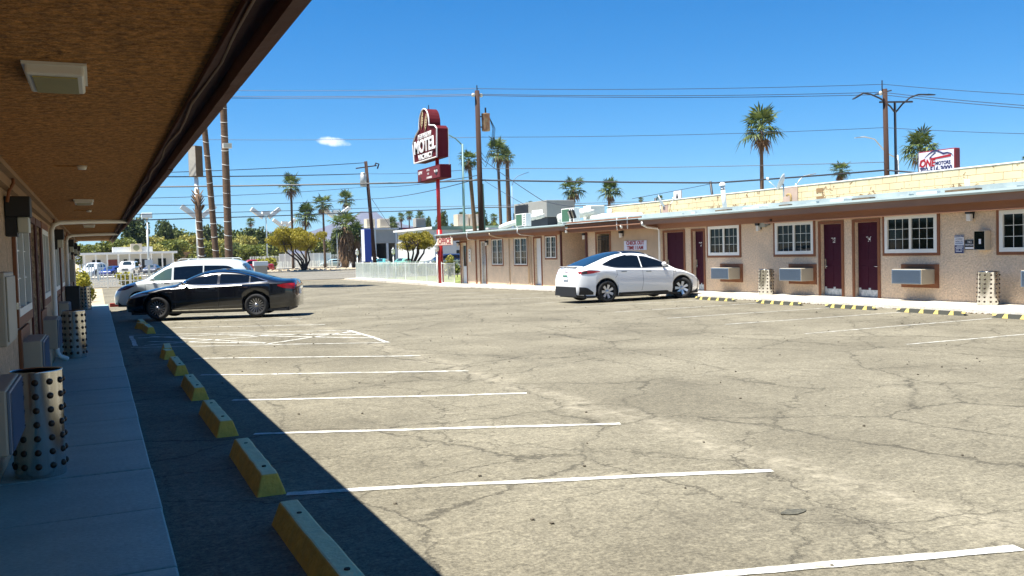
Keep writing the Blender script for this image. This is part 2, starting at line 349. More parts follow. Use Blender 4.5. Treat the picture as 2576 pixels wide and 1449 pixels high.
# ------------------------------------------------------------ wheel stops, left row (yellow concrete)
def prof_stop(mb, y0, y1, wb=0.21, wt=0.115, h=0.15, broken=False):
    n = 10; vs = []
    ends = 0.05
    for i in range(n+1):
        y = y0+(y1-y0)*i/n; s = 1.0
        hb = h*(1+random.uniform(-0.03, 0.03)); j = lambda a: a*(1+random.uniform(-.03, .03))
        yy = y+(ends if i == 0 else (-ends if i == n else 0))
        vs += [(-wb/2, y, 0), (-j(wt)/2, yy, hb), (j(wt)/2, yy, hb), (wb/2, y, 0)]
    fs = []
    for i in range(n):
        a = 4*i
        fs += [(a, a+1, a+5, a+4), (a+1, a+2, a+6, a+5), (a+2, a+3, a+7, a+6)]
    fs += [(0, 3, 2, 1), (4*n, 4*n+1, 4*n+2, 4*n+3)]
    return mb.add(vs, fs)
stop_top = mat('stop_bright_top', (0.80, 0.70, 0.36), 0.85, var=0.45, vs=10, bump=0.3, bs=30, col2=(0.40, 0.36, 0.22))  # paler colour on the upward faces brightens the stops in the shade
def bright_top(o):
    o.data.materials.append(stop_top)
    for p in o.data.polygons:
        if p.normal.z > 0.85: p.material_index = 1
    return o
pin_m = mat('pin_hole', (0.03, 0.025, 0.015), 0.9)
LS = [(4.0, 5.85, 'nearest the camera, running out of the frame'), (6.55, 8.1, 'beside the second painted line from the front'), (8.95, 10.5, 'third in the row from the front'), (11.47, 13.0, 'fourth in the row from the front'), (14.1, 15.6, 'fifth in the row, chipped along one edge')]
for y0, y1, w in LS:
    t = empty('wheel_stop', (1.065, y0, 0.0), random.uniform(-.012, .012), 'yellow painted concrete wheel stop, '+w, 'wheel stop', 'yellow concrete wheel stops along the left walkway')
    bevel(bright_top(prof_stop(MB(), 0, y1-y0).obj('concrete_bar', yellow_m, t)), 0.012)
    for f in (0.2, 0.8):
        MB().cyl((0, f*(y1-y0), 0.147), (0, f*(y1-y0), 0.156), 0.016, n=8).obj('anchor_pin', pin_m, t)
for y0, y1, rz, w, hw in [(16.55, 17.05, 0.10, 'broken near piece', .0), (17.1, 18.15, -0.04, 'long far piece', .0), (22.7, 24.1, 0.03, 'near piece', 0), (24.25, 24.9, 0.25, 'broken middle piece', -.03), (25.0, 26.3, 0.02, 'far piece under the black sedan', -.07)]:
    k = 'before' if y0 < 20 else 'beyond'
    t = empty('wheel_stop', (1.08+hw, y0, 0.0), rz, f'yellow cracked wheel stop {k} the hatched bay, {w}', 'wheel stop', 'yellow concrete wheel stops along the left walkway')
    bevel(bright_top(prof_stop(MB(), 0, y1-y0).obj('concrete_bar', yellow_m, t)), 0.012)
# right row (black rubber with yellow panels)
def rubber_stop(y0, y1, label, x=17.45):
    t = empty('wheel_stop', (x, y0, gz(y0)), 0, label, 'wheel stop', 'black and yellow rubber wheel stops along the right walkway'); L = y1-y0; n = 14; vs = []
    for i in range(n+1):
        y = L*i/n; h = 0.088*min(1, 0.25+min(i, n-i)/1.3)
        vs += [(-0.085, y, 0), (-0.045, y, h), (0.045, y, h), (0.085, y, 0)]
    fs = [f for i in range(n) for f in ((4*i, 4*i+1, 4*i+5, 4*i+4), (4*i+1, 4*i+2, 4*i+6, 4*i+5), (4*i+2, 4*i+3, 4*i+7, 4*i+6))]+[(0, 3, 2, 1), (4*n, 4*n+1, 4*n+2, 4*n+3)]
    MB().add(vs, fs).obj('rubber_bar', rubber, t)
    for k in range(4):
        c = L*(0.17+0.22*k); w0, w1 = 0.14, 0.07
        # follow the sloping street-side face
        MB().add([(-0.0895, c-w0/2, 0.004), (-0.0895, c+w0/2, 0.004), (-0.0495, c+w1/2, 0.087), (-0.0495, c-w1/2, 0.087), (-0.006, c-w1/2, 0.091), (-0.006, c+w1/2, 0.091)], [(0, 1, 2, 3), (3, 2, 5, 4)]).obj('reflector_panel', yel_refl, t)
    for e in (0.03, L-0.03):
        MB().add([(-0.05, e-.05, 0.05), (-0.05, e+.05, 0.05), (-0.02, e+.04, 0.0915), (-0.02, e-.04, 0.0915)], [(0, 1, 2, 3)]).obj('reflector_panel', yel_refl, t)
for y0, y1, w in [(22.0, 23.9, 'beside the front wheel of the white car'), (19.15, 20.95, 'in front of the bin by door 23'), (16.55, 18.2, 'in front of doors 23 and 24'), (14.0, 15.85, 'under the no trespassing sign'), (11.45, 13.3, 'cut off by the right edge of the view')]:
    rubber_stop(y0, y1, 'black rubber wheel stop with yellow panels, '+w)
rubber_stop(8.9, 10.7, 'black rubber wheel stop with yellow panels, nearest along the right walkway')
# ------------------------------------------------------------ left wing
LW = empty('motel_wing', (-0.72, 0, 0), 0, 'shaded motel wing with brown stucco soffit over the left walkway', 'building')
LW_OFF = Vector((0.72, 0, 0))
def lbox(name, b, mt, parent=LW):
    o = MB().box(b[0]+0.72, b[1]+0.72, *b[2:]).obj(name, mt, parent); return o
X0 = -0.72
soffit_m = mat('soffit_stucco', (0.50, 0.225, 0.055), 0.95, var=0.5, vs=1.0, bump=1.0, bs=19, stretch=(0.95, 1.05, 1), col2=(0.36, 0.16, 0.04), speck=0.62, ss=34)  # speck darkens the pits, their relief shade put into the stucco colour
mb = MB()
# wall with door and window openings is seen edge-on; doors and windows sit in real recesses
lop = [(9.75, 11.55, 1.2, 2.2, 'w'), (11.95, 12.95, 0.1, 2.2, 'd'), (13.25, 14.2, 0.1, 2.2, 'd'), (14.4, 16.05, 1.2, 2.2, 'w'), (18.1, 20.1, 1.2, 2.2, 'w'), (20.35, 21.2, 0.1, 2.2, 'd'), (21.5, 22.9, 1.2, 2.2, 'w'), (26.2, 27.2, 0.1, 2.2, 'd'), (27.6, 29.2, 1.2, 2.2, 'w'), (31.4, 32.3, 0.1, 2.2, 'd'), (3.2, 4.9, 1.2, 2.2, 'w'), (1.2, 2.1, 0.1, 2.2, 'd')]
def wall_cells(mb, x0, x1, ya, yb, za, zb, ops):
    ys = sorted({ya, yb, *[v for o in ops for v in o[:2]]}); zs = sorted({za, zb, *[v for o in ops for v in o[2:4]]})
    for i in range(len(ys)-1):
        for k in range(len(zs)-1):
            yc = (ys[i]+ys[i+1])/2; zc = (zs[k]+zs[k+1])/2
            if any(o[0] < yc < o[1] and o[2] < zc < o[3] for o in ops): continue
            mb.box(x0, x1, ys[i], ys[i+1], zs[k], zs[k+1])
    return mb
def weld(o):
    import bmesh
    b = bmesh.new(); b.from_mesh(o.data); bmesh.ops.remove_doubles(b, verts=b.verts, dist=1e-4)
    seen = {}
    for f in b.faces:
        seen.setdefault(tuple(sorted(v.index for v in f.verts)), []).append(f)
    dead = [f for k, l in seen.items() if len(l) > 1 for f in l]
    bmesh.ops.delete(b, geom=dead, context='FACES_ONLY'); b.to_mesh(o.data); b.free(); return o
weld(wall_cells(MB(), -0.20, 0.0, -8, 36.2, -0.3, 2.50, lop).obj('wall', stucco_l, LW))
lbox('interior_wall', (-1.3, -1.15, -8, 36.0, -0.3, 2.5), dark_m); lbox('end_wall', (-6, -0.925, 36.0, 36.2, -0.3, 2.5), stucco_l)
lbox('rear_wall', (-7, -6.8, -8, 36.2, -0.3, 2.9), stucco_l)
lbox('soffit', (-0.72, 0.50, -8, 36.4, 2.485, 2.53), soffit_m)
lbox('roof', (-7.2, 0.60, -8, 36.5, 2.62, 2.72), roof_m)
lbox('roof_deck', (-7.1, 0.51, -8, 36.45, 2.535, 2.615), fascia_m)
fas_m = mat('fascia_dark_brown', (0.10, 0.028, 0.014), 0.7, var=0.5, vs=3, stretch=(1, .4, 3), bump=0.3, bs=12)
ys = -8.0
lens = [3.2, 3.0, 5.6, 3.6, 4.0, 5.0, 4.0, 6.0, 4.0, 6.1]
for L in lens:
    lbox('fascia_board', (0.515+random.uniform(-.004, .004), 0.56, ys+0.004, ys+L-0.004, 2.40+random.uniform(-.008, .008), 2.60), fas_m); ys += L
lbox('fascia_strip', (0.562, 0.592, -8, 36.4, 2.47, 2.61), mat('fascia_strip', (0.20, 0.07, 0.035), 0.7, var=0.4, vs=6, stretch=(1, .3, 3)))
lbox('eave_shade_board', (0.43, 0.51, -8, 36.4, 2.455, 2.483), fas_m)  # dark strip carries the shade along the soffit edge in its colour
pts = []; 
for i in range(90):
    y = -7.5+i*0.485; pts.append((0.455+0.012*math.sin(i*1.7)+0.72, y, 2.447+0.006*math.sin(i*.9)))
MB().tube(pts, 0.005, 5).obj('eave_wire', mat('wire_tan', (0.35, 0.24, 0.16), 0.6), LW)
lbox('top_trim', (-0.717, -0.655, -8, 36.2, 2.36, 2.44), mat('trim_tan', (0.34, 0.21, 0.11), 0.8, var=0.3, vs=4)); lbox('top_trim', (-0.717, -0.60, -8, 36.2, 2.443, 2.484), MATS['trim_tan'])
for y in (8.9, 17.0, 24.2, 27.3):
    MB().tube([(0.09, y, 2.484), (0.09, y, 2.40), (0.055, y-0.02, 2.33), (0.04, y-0.02, 2.24)], 0.014, 7).obj('conduit', trim_br, LW, True)
def lwin(y0, y1, z0, z1, parent, side=1, X=0.0, s=1.0, grid=(2, 3), fw=0.075):
    """sliding window: frame, two sashes, muntins and single panes; side +1 faces +x, -1 faces -x"""
    fr = MB(); d0, d1 = (X-0.05*side, X+0.035*side)
    xa, xb = min(d0, d1), max(d0, d1)
    fr.box(xa, xb, y0, y1, z1-fw, z1); fr.box(xa, xb, y0, y1, z0, z0+fw); fr.box(xa, xb, y0, y0+fw, z0+fw, z1-fw); fr.box(xa, xb, y1-fw, y1, z0+fw, z1-fw)
    ym = (y0+y1)/2; fr.box(xa+.004, xb-.004, ym-0.035, ym+0.035, z0+fw, z1-fw)
    f = fr.obj('window', white_v, parent)
    gx = X-0.02*side; nc, nr = grid
    pane = None; mu = MB()
    for h, (ya, yb) in enumerate(((y0+fw, ym-0.035), (ym+0.035, y1-fw))):
        dy = (yb-ya)/nc; dz = (z1-z0-2*fw)/nr
        for i in range(nc):
            for k in range(nr):
                if pane is None: pane = MB().box(-0.006, 0.006, 0.002, dy-0.002, 0.002, dz-0.002).obj('pane', glass_m, f); p = pane
                else: p = pane.copy(); COL.objects.link(p)
                p.location = (gx, ya+i*dy, z0+fw+k*dz)
        for i in range(1, nc): mu.box(gx-0.014, gx+0.014, ya+i*dy-0.0055, ya+i*dy+0.0055, z0+fw, z1-fw)
        for k in range(1, nr): mu.box(gx-0.016, gx+0.016, ya, yb, z0+fw+k*dz-0.0055, z0+fw+k*dz+0.0055)
    mu.obj('muntin', white_v, f)
    return f
def trim_frame(y0, y1, z0, z1, parent, side, X, mt, w=0.09, d=0.03, bottom=True, name='trim'):
    xa, xb = sorted((X, X+d*side)); b = MB()
    b.box(xa, xb, y0-w, y1+w, z1, z1+w)
    if bottom: b.box(xa, xb, y0-w, y1+w, z0-w, z0)
    b.box(xa, xb, y0-w, y0, z0, z1); b.box(xa, xb, y1, y1+w, z0, z1); return b.obj(name, mt, parent)
for y0, y1, z0, z1, k in lop:
    if k == 'w':
        lwin(y0, y1, z0, z1, LW, 1, 0.0); trim_frame(y0, y1, z0, z1, LW, 1, 0.003, trim_br, 0.10, 0.028, name='window_trim')
    else:
        d = MB().box(-0.10, -0.06, y0+0.003, y1-0.003, z0, z1-0.003).obj('door', door_m, LW)
        for (a, b) in ((0.14, 0.46), (0.54, 0.86)):
            for (c, e) in ((0.08, 0.42), (0.5, 0.93)):
                MB().box(-0.062, -0.053, y0+(y1-y0)*a, y0+(y1-y0)*b, z0+(z1-z0)*c, z0+(z1-z0)*e).obj('door_panel', door_m, d)
        MB().cyl((-0.06, y0+0.09, 1.0), (-0.0, y0+0.09, 1.0), 0.025, n=10).obj('knob', metal_m, d, True)
        trim_frame(y0, y1, z0, z1, LW, 1, 0.003, trim_red, 0.09, 0.022, bottom=False, name='door_trim')
for y, yo in ((16.55, 20.6), (24.4, 30.5)):       # downspouts that cross under the soffit
    c = [(1.24, y+1.2, 2.43), (0.6, y+0.55, 2.40), (0.18, y+0.08, 2.37), (0.10, y, 2.33), (0.065, y, 2.24), (0.065, y, 1.2), (0.065, y, 0.26), (0.10, y, 0.18), (0.22, y-.05, 0.13)]
    MB().tube(c, 0.038, 10).obj('downspout', white_p, LW, True)
for y in (9.2, 16.4, 23.9, 31.0):
    pass
# ceiling lights, detectors
for y, w in ((3.97, 'nearest the camera, yellowed cover'), (12.35, 'second along the walkway'), (20.6, 'third along the walkway, beyond the first downspout')):
    t = empty('ceiling_light', (-0.12, y, 2.485), 0, 'rectangular white soffit light, '+w, 'light', 'lights under the left soffit')
    b = MB(); b.box(-0.105, 0.105, 0, 0.42, -0.05, 0.0)
    bevel(b.obj('housing', white_v, t), 0.01); box('diffuser', (-0.08, 0.08, 0.03, 0.39, -0.056, -0.051), mat('diffuser_yellowed', (0.42, 0.36, 0.13), 0.4, var=0.2, vs=8), t)
    box('housing_rim', (-0.115, 0.115, -0.01, 0.43, -0.012, -0.001), white_v, t)
for y, w in ((8.12, 'nearer'), (14.9, 'farther')):
    t = empty('smoke_detector', (-0.08, y, 2.484), 0, f'small white detector on the soffit with wire channel, {w} of two', 'detector', 'detectors under the left soffit')
    MB().lathe([(0.001, -0.03), (0.03, -0.03), (0.04, 0), (0.001, 0)], 14).obj('detector_body', white_v, t, True); box('wire_channel', (-0.2, -0.05, -0.008, 0.008, -0.008, -0.001), soffit_m, t)
# wall lanterns along the left wing
lantern = None
for y, w in ((9.15, 'first'), (17.9, 'second'), (25.6, 'third'), (30.2, 'fourth'), (35.2, 'fifth')):
    if lantern is None:
        lantern = empty('wall_lantern', (-0.717, y, 2.0)); t = lantern
        bevel(box('hood', (0, 0.20, -0.13, 0.13, 0.12, 0.30), black_m, t), 0.008); box('backplate', (0, 0.09, -0.11, 0.11, -0.05, 0.118), black_m, t); bevel(box('shade', (0.092, 0.185, -0.10, 0.10, -0.02, 0.118), lampglass, t), 0.01)
    else: t = copy_tree(lantern, loc=(-0.717, y, 2.0))
    tag(t, f'black wall lantern with milky shade on the left wall, {w} from the camera', 'lantern', 'lanterns along the left wall')
t = empty('extinguisher_cabinet', (-0.717, 6.9, 1.15), 0, 'beige steel cabinet on the left wall in the foreground', 'cabinet')
bevel(box('cabinet_body', (0, 0.15, 0, 0.72, 0, 0.5), ac_m, t), 0.01); bevel(box('cabinet_door', (0.151, 0.162, 0.03, 0.69, 0.03, 0.47), ac_m, t), 0.004); box('latch', (0.163, 0.18, 0.66, 0.68, 0.22, 0.27), metal_m, t); box('door_panel', (0.02, 0.13, -0.006, -0.001, 0.05, 0.45), ac_m, t)
t = empty('extinguisher_cabinet', (-0.717, 26.9, 1.2), 0, 'far beige cabinet on the left wall beyond the second downspout', 'cabinet')
bevel(box('cabinet_body', (0, 0.15, 0, 0.5, 0, 0.6), ac_m, t), 0.01); bevel(box('cabinet_door', (0.151, 0.162, 0.03, 0.47, 0.03, 0.57), ac_m, t), 0.004)
# through-wall air conditioners
def make_ac(L=0.95, h=0.39, d=0.42):
    t = empty('air_conditioner')
    bevel(box('casing', (0, d, 0, L, 0, h), ac_m, t), 0.012)
    bevel(box('grille_frame', (d+0.001, d+0.018, 0.01, L-0.01, 0.01, h-0.01), acg_m, t), 0.004)
    n = 18; s0 = None
    for i in range(n):
        z = 0.03+(h-0.06)*i/(n-1)
        if s0 is None:
            s0 = MB().add([(d+0.019, 0.03, -0.009), (d+0.019, L-0.03, -0.009), (d+0.031, L-0.03, 0.002), (d+0.031, 0.03, 0.002), (d+0.019, 0.03, 0.004), (d+0.019, L-0.03, 0.004)], [(0, 1, 2, 3), (3, 2, 5, 4)]).obj('slat', acg_m, t); s0.location.z = z
        else:
            c = s0.copy(); COL.objects.link(c); c.location.z = z
    b = MB(); b.box(0.0, 0.028, -0.12, -0.002, -0.11, h+0.12); b.box(0.0, 0.028, L+0.002, L+0.12, -0.11, h+0.12); b.box(0.0, 0.028, -0.002, L+0.002, h+0.002, h+0.12); b.box(0.0, 0.028, -0.002, L+0.002, -0.11, -0.002)
    b.obj('wall_trim', trim_br, t)
    return t
acl = make_ac(0.95, 0.40, 0.19)
for i, (y, w) in enumerate(((6.15, 'nearest the camera'), (9.95, 'second, past the first bin'), (13.6, 'third, before the second bin'), (19.0, 'fourth, by the black box'), (28.0, 'farthest'))):
    t = acl if i == 0 else copy_tree(acl)
    t.location = (-0.717, y, 0.55); tag(t, f'wall air conditioner low on the left wall, {w}', 'air conditioner', 'air conditioners on the left wall')
# perforated-look steel bins
def make_can(r=0.178, h=0.80):
    t = empty('trash_can'); n = 40
    MB().lathe([(r*0.98, 0.0), (r, 0.02), (r, h-0.01), (r*1.012, h), (r*0.985, h), (r*0.975, h-0.02), (r*0.97, 0.03), (0.001, 0.03)], n).obj('drum', metal_m, t, True)
    MB().lathe([(r*0.94, h-0.012), (r*0.955, h-0.004), (r*0.93, h-0.10), (0.001, h-0.16)], 28).obj('liner', black_m, t, True)
    kn = mat('knob_dark', (0.05, 0.035, 0.025), 0.3, 0.7); k0 = None
    for row in range(7):
        for c in range(11):
            a = 2*math.pi*c/11; z = 0.09+row*(h-0.17)/6
            if k0 is None: k0 = MB().lathe([(0.025, 0), (0.0245, 0.006), (0.018, 0.013), (0.009, 0.017), (0.001, 0.018)], 10).obj('stud', kn, t, True); k = k0
            else: k = k0.copy(); COL.objects.link(k)
            k.matrix_local = Matrix.Rotation(a, 4, 'Z') @ Matrix.Translation((r, 0, z)) @ Matrix.Rotation(math.pi/2, 4, 'Y')
    return t
can0 = make_can()
for i, (x, y, z, rz, w) in enumerate([(-0.455, 7.72, 0.10, 0.13, 'on the left walkway in the foreground'), (-0.40, 17.0, 0.10, 0.4, 'second on the left walkway, by the downspout'), (-0.42, 34.2, gz(34)+0.10, 0.2, 'far along the left walkway')]):
    t = can0 if i == 0 else copy_tree(can0); t.location = (x, y, z); t.rotation_euler = (0, 0, rz)
    if y > 30: t.scale = (1.0, 1.0, 1.1)
    tag(t, 'steel trash can with rows of dark studs, '+w, 'trash can', 'studded steel trash cans')
t = empty('black_box', (-0.55, 23.8, 0.10), 0, 'black upright cabinet standing against the left wall beyond the second bin', 'cabinet')
bevel(box('cabinet_body', (-0.16, 0.14, 0, 0.5, 0.0, 1.02), black_m, t), 0.01); box('lid', (-0.17, 0.15, -0.01, 0.51, 1.022, 1.05), black_m, t)
# ------------------------------------------------------------ right wing with the office
WX = 19.7
RWG = empty('motel_wing', (WX, 4, 0), 0, 'tan stucco motel wing with numbered doors and office across the lot', 'building')
def rb(name, x0, x1, y0, y1, z0, z1, mt, parent=None):
    return MB().box(x0-WX, x1-WX, y0-4, y1-4, z0, z1).obj(name, mt, parent or RWG)
class RM(MB):
    def rbox(s, x0, x1, y0, y1, z0, z1): return s.box(x0-WX, x1-WX, y0-4, y1-4, z0, z1)
wy = lambda y: y-4
OPS = [(24.51, 26.21, 1.36, 2.38, 'w'), (21.05, 22.74, 1.37, 2.37, 'w'), (16.62, 18.32, 1.37, 2.38, 'w'), (13.1, 14.85, 1.37, 2.36, 'w'), (8.4, 10.1, 1.37, 2.36, 'w'),
       (19.92, 20.76, 0.12, 2.25, 'd23'), (18.58, 19.42, 0.12, 2.25, 'd24'), (27.7, 28.95, 0.10, 2.25, 'd21'), (26.5, 27.15, 0.10, 2.24, 'd22'), (11.4, 12.3, 0.12, 2.25, 'd25'),
       (33.0, 34.1, 0.05, 2.34, 'gate'), (37.9, 39.0, 1.33, 2.36, 'w1'), (39.5, 40.26, -0.02, 2.30, 'dw'), (41.1, 42.6, 1.0, 2.36, 'w1'), (44.1, 45.5, 1.0, 2.36, 'w1'), (46.4, 47.2, -0.1, 2.30, 'ds'), (49.3, 50.2, -0.12, 2.28, 'do')]
mb = RM()
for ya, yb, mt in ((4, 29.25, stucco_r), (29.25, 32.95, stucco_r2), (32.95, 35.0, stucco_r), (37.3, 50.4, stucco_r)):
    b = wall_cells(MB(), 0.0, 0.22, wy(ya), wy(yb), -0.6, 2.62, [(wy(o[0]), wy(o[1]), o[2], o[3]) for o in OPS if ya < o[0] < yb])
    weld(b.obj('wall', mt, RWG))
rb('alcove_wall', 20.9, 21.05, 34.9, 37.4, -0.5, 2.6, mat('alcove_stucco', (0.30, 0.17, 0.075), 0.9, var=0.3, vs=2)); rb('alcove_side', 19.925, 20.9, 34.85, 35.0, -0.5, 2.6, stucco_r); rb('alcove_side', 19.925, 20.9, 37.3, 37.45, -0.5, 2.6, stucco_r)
rb('alcove_ceiling', 19.7, 21.05, 34.85, 37.45, 2.53, 2.60, fascia_m)
rb('interior_wall', 21.3, 21.4, 4, 50.3, -0.5, 2.6, dark_m)
rb('end_wall', 19.925, 26, 50.2, 50.4, -0.6, 2.62, stucco_r); rb('end_wall', 19.925, 26, 4.0, 4.2, -0.6, 2.62, stucco_r)
for y0, y1 in ((4, 29.2), (29.2, 35.3), (35.3, 52.0)):                      # soffit, fascia beam under the eave
    rb('soffit', 18.82, 19.69, y0+.003, y1-.003, 2.60, 2.64, fascia_m)
rb('eave_beam', 19.52, 19.69, 4, 29.2, 2.395, 2.598, fascia_m); rb('eave_beam', 19.52, 19.69, 37.3, 52.0, 2.42, 2.598, fascia_m)
rb('fascia', 18.79, 18.815, 4, 29.2, 2.56, 2.80, fascia_m); rb('fascia', 18.79, 18.815, 35.3, 52.0, 2.56, 2.80, fascia_m)
rb('fascia', 18.90, 18.98, 29.25, 35.25, 2.47, 2.78, trim_br); rb('fascia', 18.985, 19.69, 29.25, 35.25, 2.44, 2.598, fascia_m)
rb('eave_rail', 18.86, 18.897, 29.25, 35.25, 2.80, 2.90, trim_br)
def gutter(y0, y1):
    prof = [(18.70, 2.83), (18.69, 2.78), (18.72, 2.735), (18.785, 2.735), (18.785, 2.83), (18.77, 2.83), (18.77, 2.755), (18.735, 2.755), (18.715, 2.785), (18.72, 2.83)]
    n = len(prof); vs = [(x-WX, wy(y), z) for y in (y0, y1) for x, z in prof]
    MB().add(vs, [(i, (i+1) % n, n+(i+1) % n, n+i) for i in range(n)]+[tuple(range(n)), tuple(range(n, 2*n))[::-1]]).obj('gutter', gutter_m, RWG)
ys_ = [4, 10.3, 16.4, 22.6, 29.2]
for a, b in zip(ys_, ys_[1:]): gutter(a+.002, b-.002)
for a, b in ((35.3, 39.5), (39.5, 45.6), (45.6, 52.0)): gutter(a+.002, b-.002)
mb = RM(); vs = []
for y in (4, 52.0): vs += [(18.78-WX, wy(y), 2.84), (25.2-WX, wy(y), 3.18), (25.2-WX, wy(y), 3.02), (18.78-WX, wy(y), 2.805)]
mb.add(vs, [(0, 1, 5, 4), (1, 2, 6, 5), (2, 3, 7, 6), (3, 0, 4, 7), (0, 3, 2, 1), (4, 5, 6, 7)]).obj('roof', roof_m, RWG)
# patched edge of the roof coating
for k in range(26):
    y = 6+k*1.1+random.uniform(-.3, .3); w = random.uniform(.2, .9); x = 18.95+random.uniform(0, .25)
    z = 2.84+(x-18.78)*0.34/6.42
    if y+w < 29:
        MB().box(x-WX, x+random.uniform(.1, .4)-WX, wy(y), wy(y+w), z-.02, z+random.uniform(.03, .07)).obj('roof_patch', [white_p, roof_m, mat('rust_patch', (0.16, 0.11, 0.06), 0.9, var=.5, vs=8)][k % 3], RWG)
rb('roof_curb', 19.35, 19.5, 4, 35.3, 2.86, 2.99, mat('roof_membrane', (0.42, 0.50, 0.50), 0.7, var=0.5, vs=2.2))
mb = RM()
for k in range(150): mb.rbox(18.815, 18.84, 37.4+k*0.096, 37.4+k*0.096+0.05, 2.58, 2.60)
mb.obj('corrugated_edge', white_p, RWG)['kind'] = 'stuff'
# fixed pipe along the eave beam
MB().tube([(19.47-WX, wy(y), 2.385) for y in (4, 10, 16, 23.0)], 0.020, 8).obj('conduit', brown_pipe, RWG, True)
kn = {}
for y0, y1, z0, z1, k in OPS:
    a, b = wy(y0), wy(y1)
    if k == 'w' or k == 'w1':
        lwin(a, b, z0, z1, RWG, -1, 0.0, grid=(3, 3) if k == 'w' else (2, 4), fw=0.10 if k == 'w' else 0.045); trim_frame(a, b, z0, z1, RWG, -1, -0.003, trim_br, 0.075, 0.03, name='window_trim')
    elif k.startswith('d') or k == 'gate':
        mt = {'dw': white_p, 'ds': mat('screen_panel', (0.34, 0.27, 0.19), 0.6), 'do': white_p, 'gate': dark_m}.get(k, door_m)  # ds is a plain tan door behind the screen bars
        trim_frame(a, b, z0, z1, RWG, -1, -0.003, trim_br, 0.085, 0.028, bottom=False, name='door_trim')
        if k == 'gate':
            g_ = MB().box(0.62, 0.66, a+.003, b-.003, z0, z1-.003).obj('door', dark_m, RWG)  # near-black sheet stands for the shade in the open gateway
            bar = MB(); n = 9
            for i in range(n): bar.cyl((0.05, a+0.05+(b-a-0.1)*i/(n-1), 0.2), (0.05, a+0.05+(b-a-0.1)*i/(n-1), 2.26), 0.012, n=6)
            for z in (0.25, 1.2, 2.1, 2.2): bar.box(0.035, 0.065, a+0.03, b-0.03, z, z+.025)
            bar.obj('security_gate', black_m, RWG); continue
        dx = 0.12
        d = MB().box(dx, dx+0.045, a+0.003, b-0.003, z0+0.02, z1-0.003).obj('door', mt, RWG)
        MB().box(0.0, 0.20, a, b, z0-.03, z0+0.018).obj('threshold', galv, RWG)
        W_, H_ = b-a, z1-z0
        if k == 'ds':     # white security screen with a fan of bars
            fr = MB(); q = dx-0.04
            for (p, r) in (((a+.02, z0+.04), (b-.02, z0+.04)), ((a+.02, z1-.03), (b-.02, z1-.03)), ((a+.02, z0+.04), (a+.02, z1-.03)), ((b-.02, z0+.04), (b-.02, z1-.03))): fr.cyl((q, *p), (q, *r), 0.03, n=6)
            fr.obj('screen_frame', white_p, d)
            c = (a+.06, (z0+z1)/2-.1)
            for i in range(25):
                an = R_(-88+i*176/24); dy, dz = math.cos(an), math.sin(an)
                L = min((b-.03-c[0])/max(dy, 1e-3), ((z1-.05-c[1])/dz if dz > 0 else (z0+.06-c[1])/dz) if abs(dz) > 1e-3 else 9)
                MB().cyl((q, *c), (q, c[0]+dy*L, c[1]+dz*L), 0.011, n=5).obj('screen_bar', white_p, d)
            continue
        for (u0, u1) in ((0.13, 0.45), (0.55, 0.87)):
            for (v0, v1) in ((0.10, 0.42), (0.50, 0.80), (0.85, 0.95)):
                bevel(MB().box(dx-0.009, dx-0.001, a+W_*u0, a+W_*u1, z0+H_*v0, z0+H_*v1).obj('door_panel', mt, d), 0.004)
        if k in ('d23', 'd24', 'd22', 'd21', 'd25'):
            MB().box(dx-0.006, dx-0.0005, a+0.02, b-0.02, z0+0.03, z0+0.27).obj('kick_plate', kick_m, d)
            hy = b-0.08 if k in ('d23', 'd22', 'd21') else a+0.08; sgn = -1 if hy > (a+b)/2 else 1
            bevel(MB().box(dx-0.03, dx-0.001, hy-0.03, hy+0.03, 0.93, 1.22).obj('lock', metal_m, d), 0.006)
            MB().tube([(dx-0.03, hy, 1.0), (dx-0.07, hy, 1.0), (dx-0.075, hy+sgn*0.12, 1.0)], 0.011, 7).obj('lever', metal_m, d, True)
            if k != 'd21' and k != 'd25':
                text('room_number', k[1:], 0.20, (dx-0.004, (a+b)/2+0.02, 1.76), white_p, d, bold=0.004)
                MB().box(dx-0.006, dx-0.001, a+0.05, a+0.30, 1.71, 1.80).obj('notice', sign_w, d)
                for q in (1.735, 1.765): MB().box(dx-0.008, dx-0.0065, a+0.08, a+0.27, q, q+.012).obj('notice_line', black_m, d)
        if k == 'dw':
            MB().cyl((dx, a+.08, 1.05), (dx-.06, a+.08, 1.05), 0.025, n=10).obj('knob', metal_m, d, True)
        if k == 'do':
            MB().box(dx-0.02, dx-0.012, a+.12, b-.15, 0.9, 2.1).obj('door_glass', glass_m, d)
rb('pilaster', 19.66, 19.698, 40.55, 40.65, -0.2, 2.41, stucco_r2); rb('pilaster', 19.66, 19.698, 47.75, 47.9, -0.2, 2.41, trim_br); rb('pilaster', 19.62, 19.698, 37.3, 37.4, -0.2, 2.52, trim_red); rb('pilaster', 19.62, 19.698, 34.9, 35.0, -0.2, 2.52, trim_red); rb('pilaster', 19.66, 19.698, 43.2, 43.3, -.2, 2.41, stucco_r2)
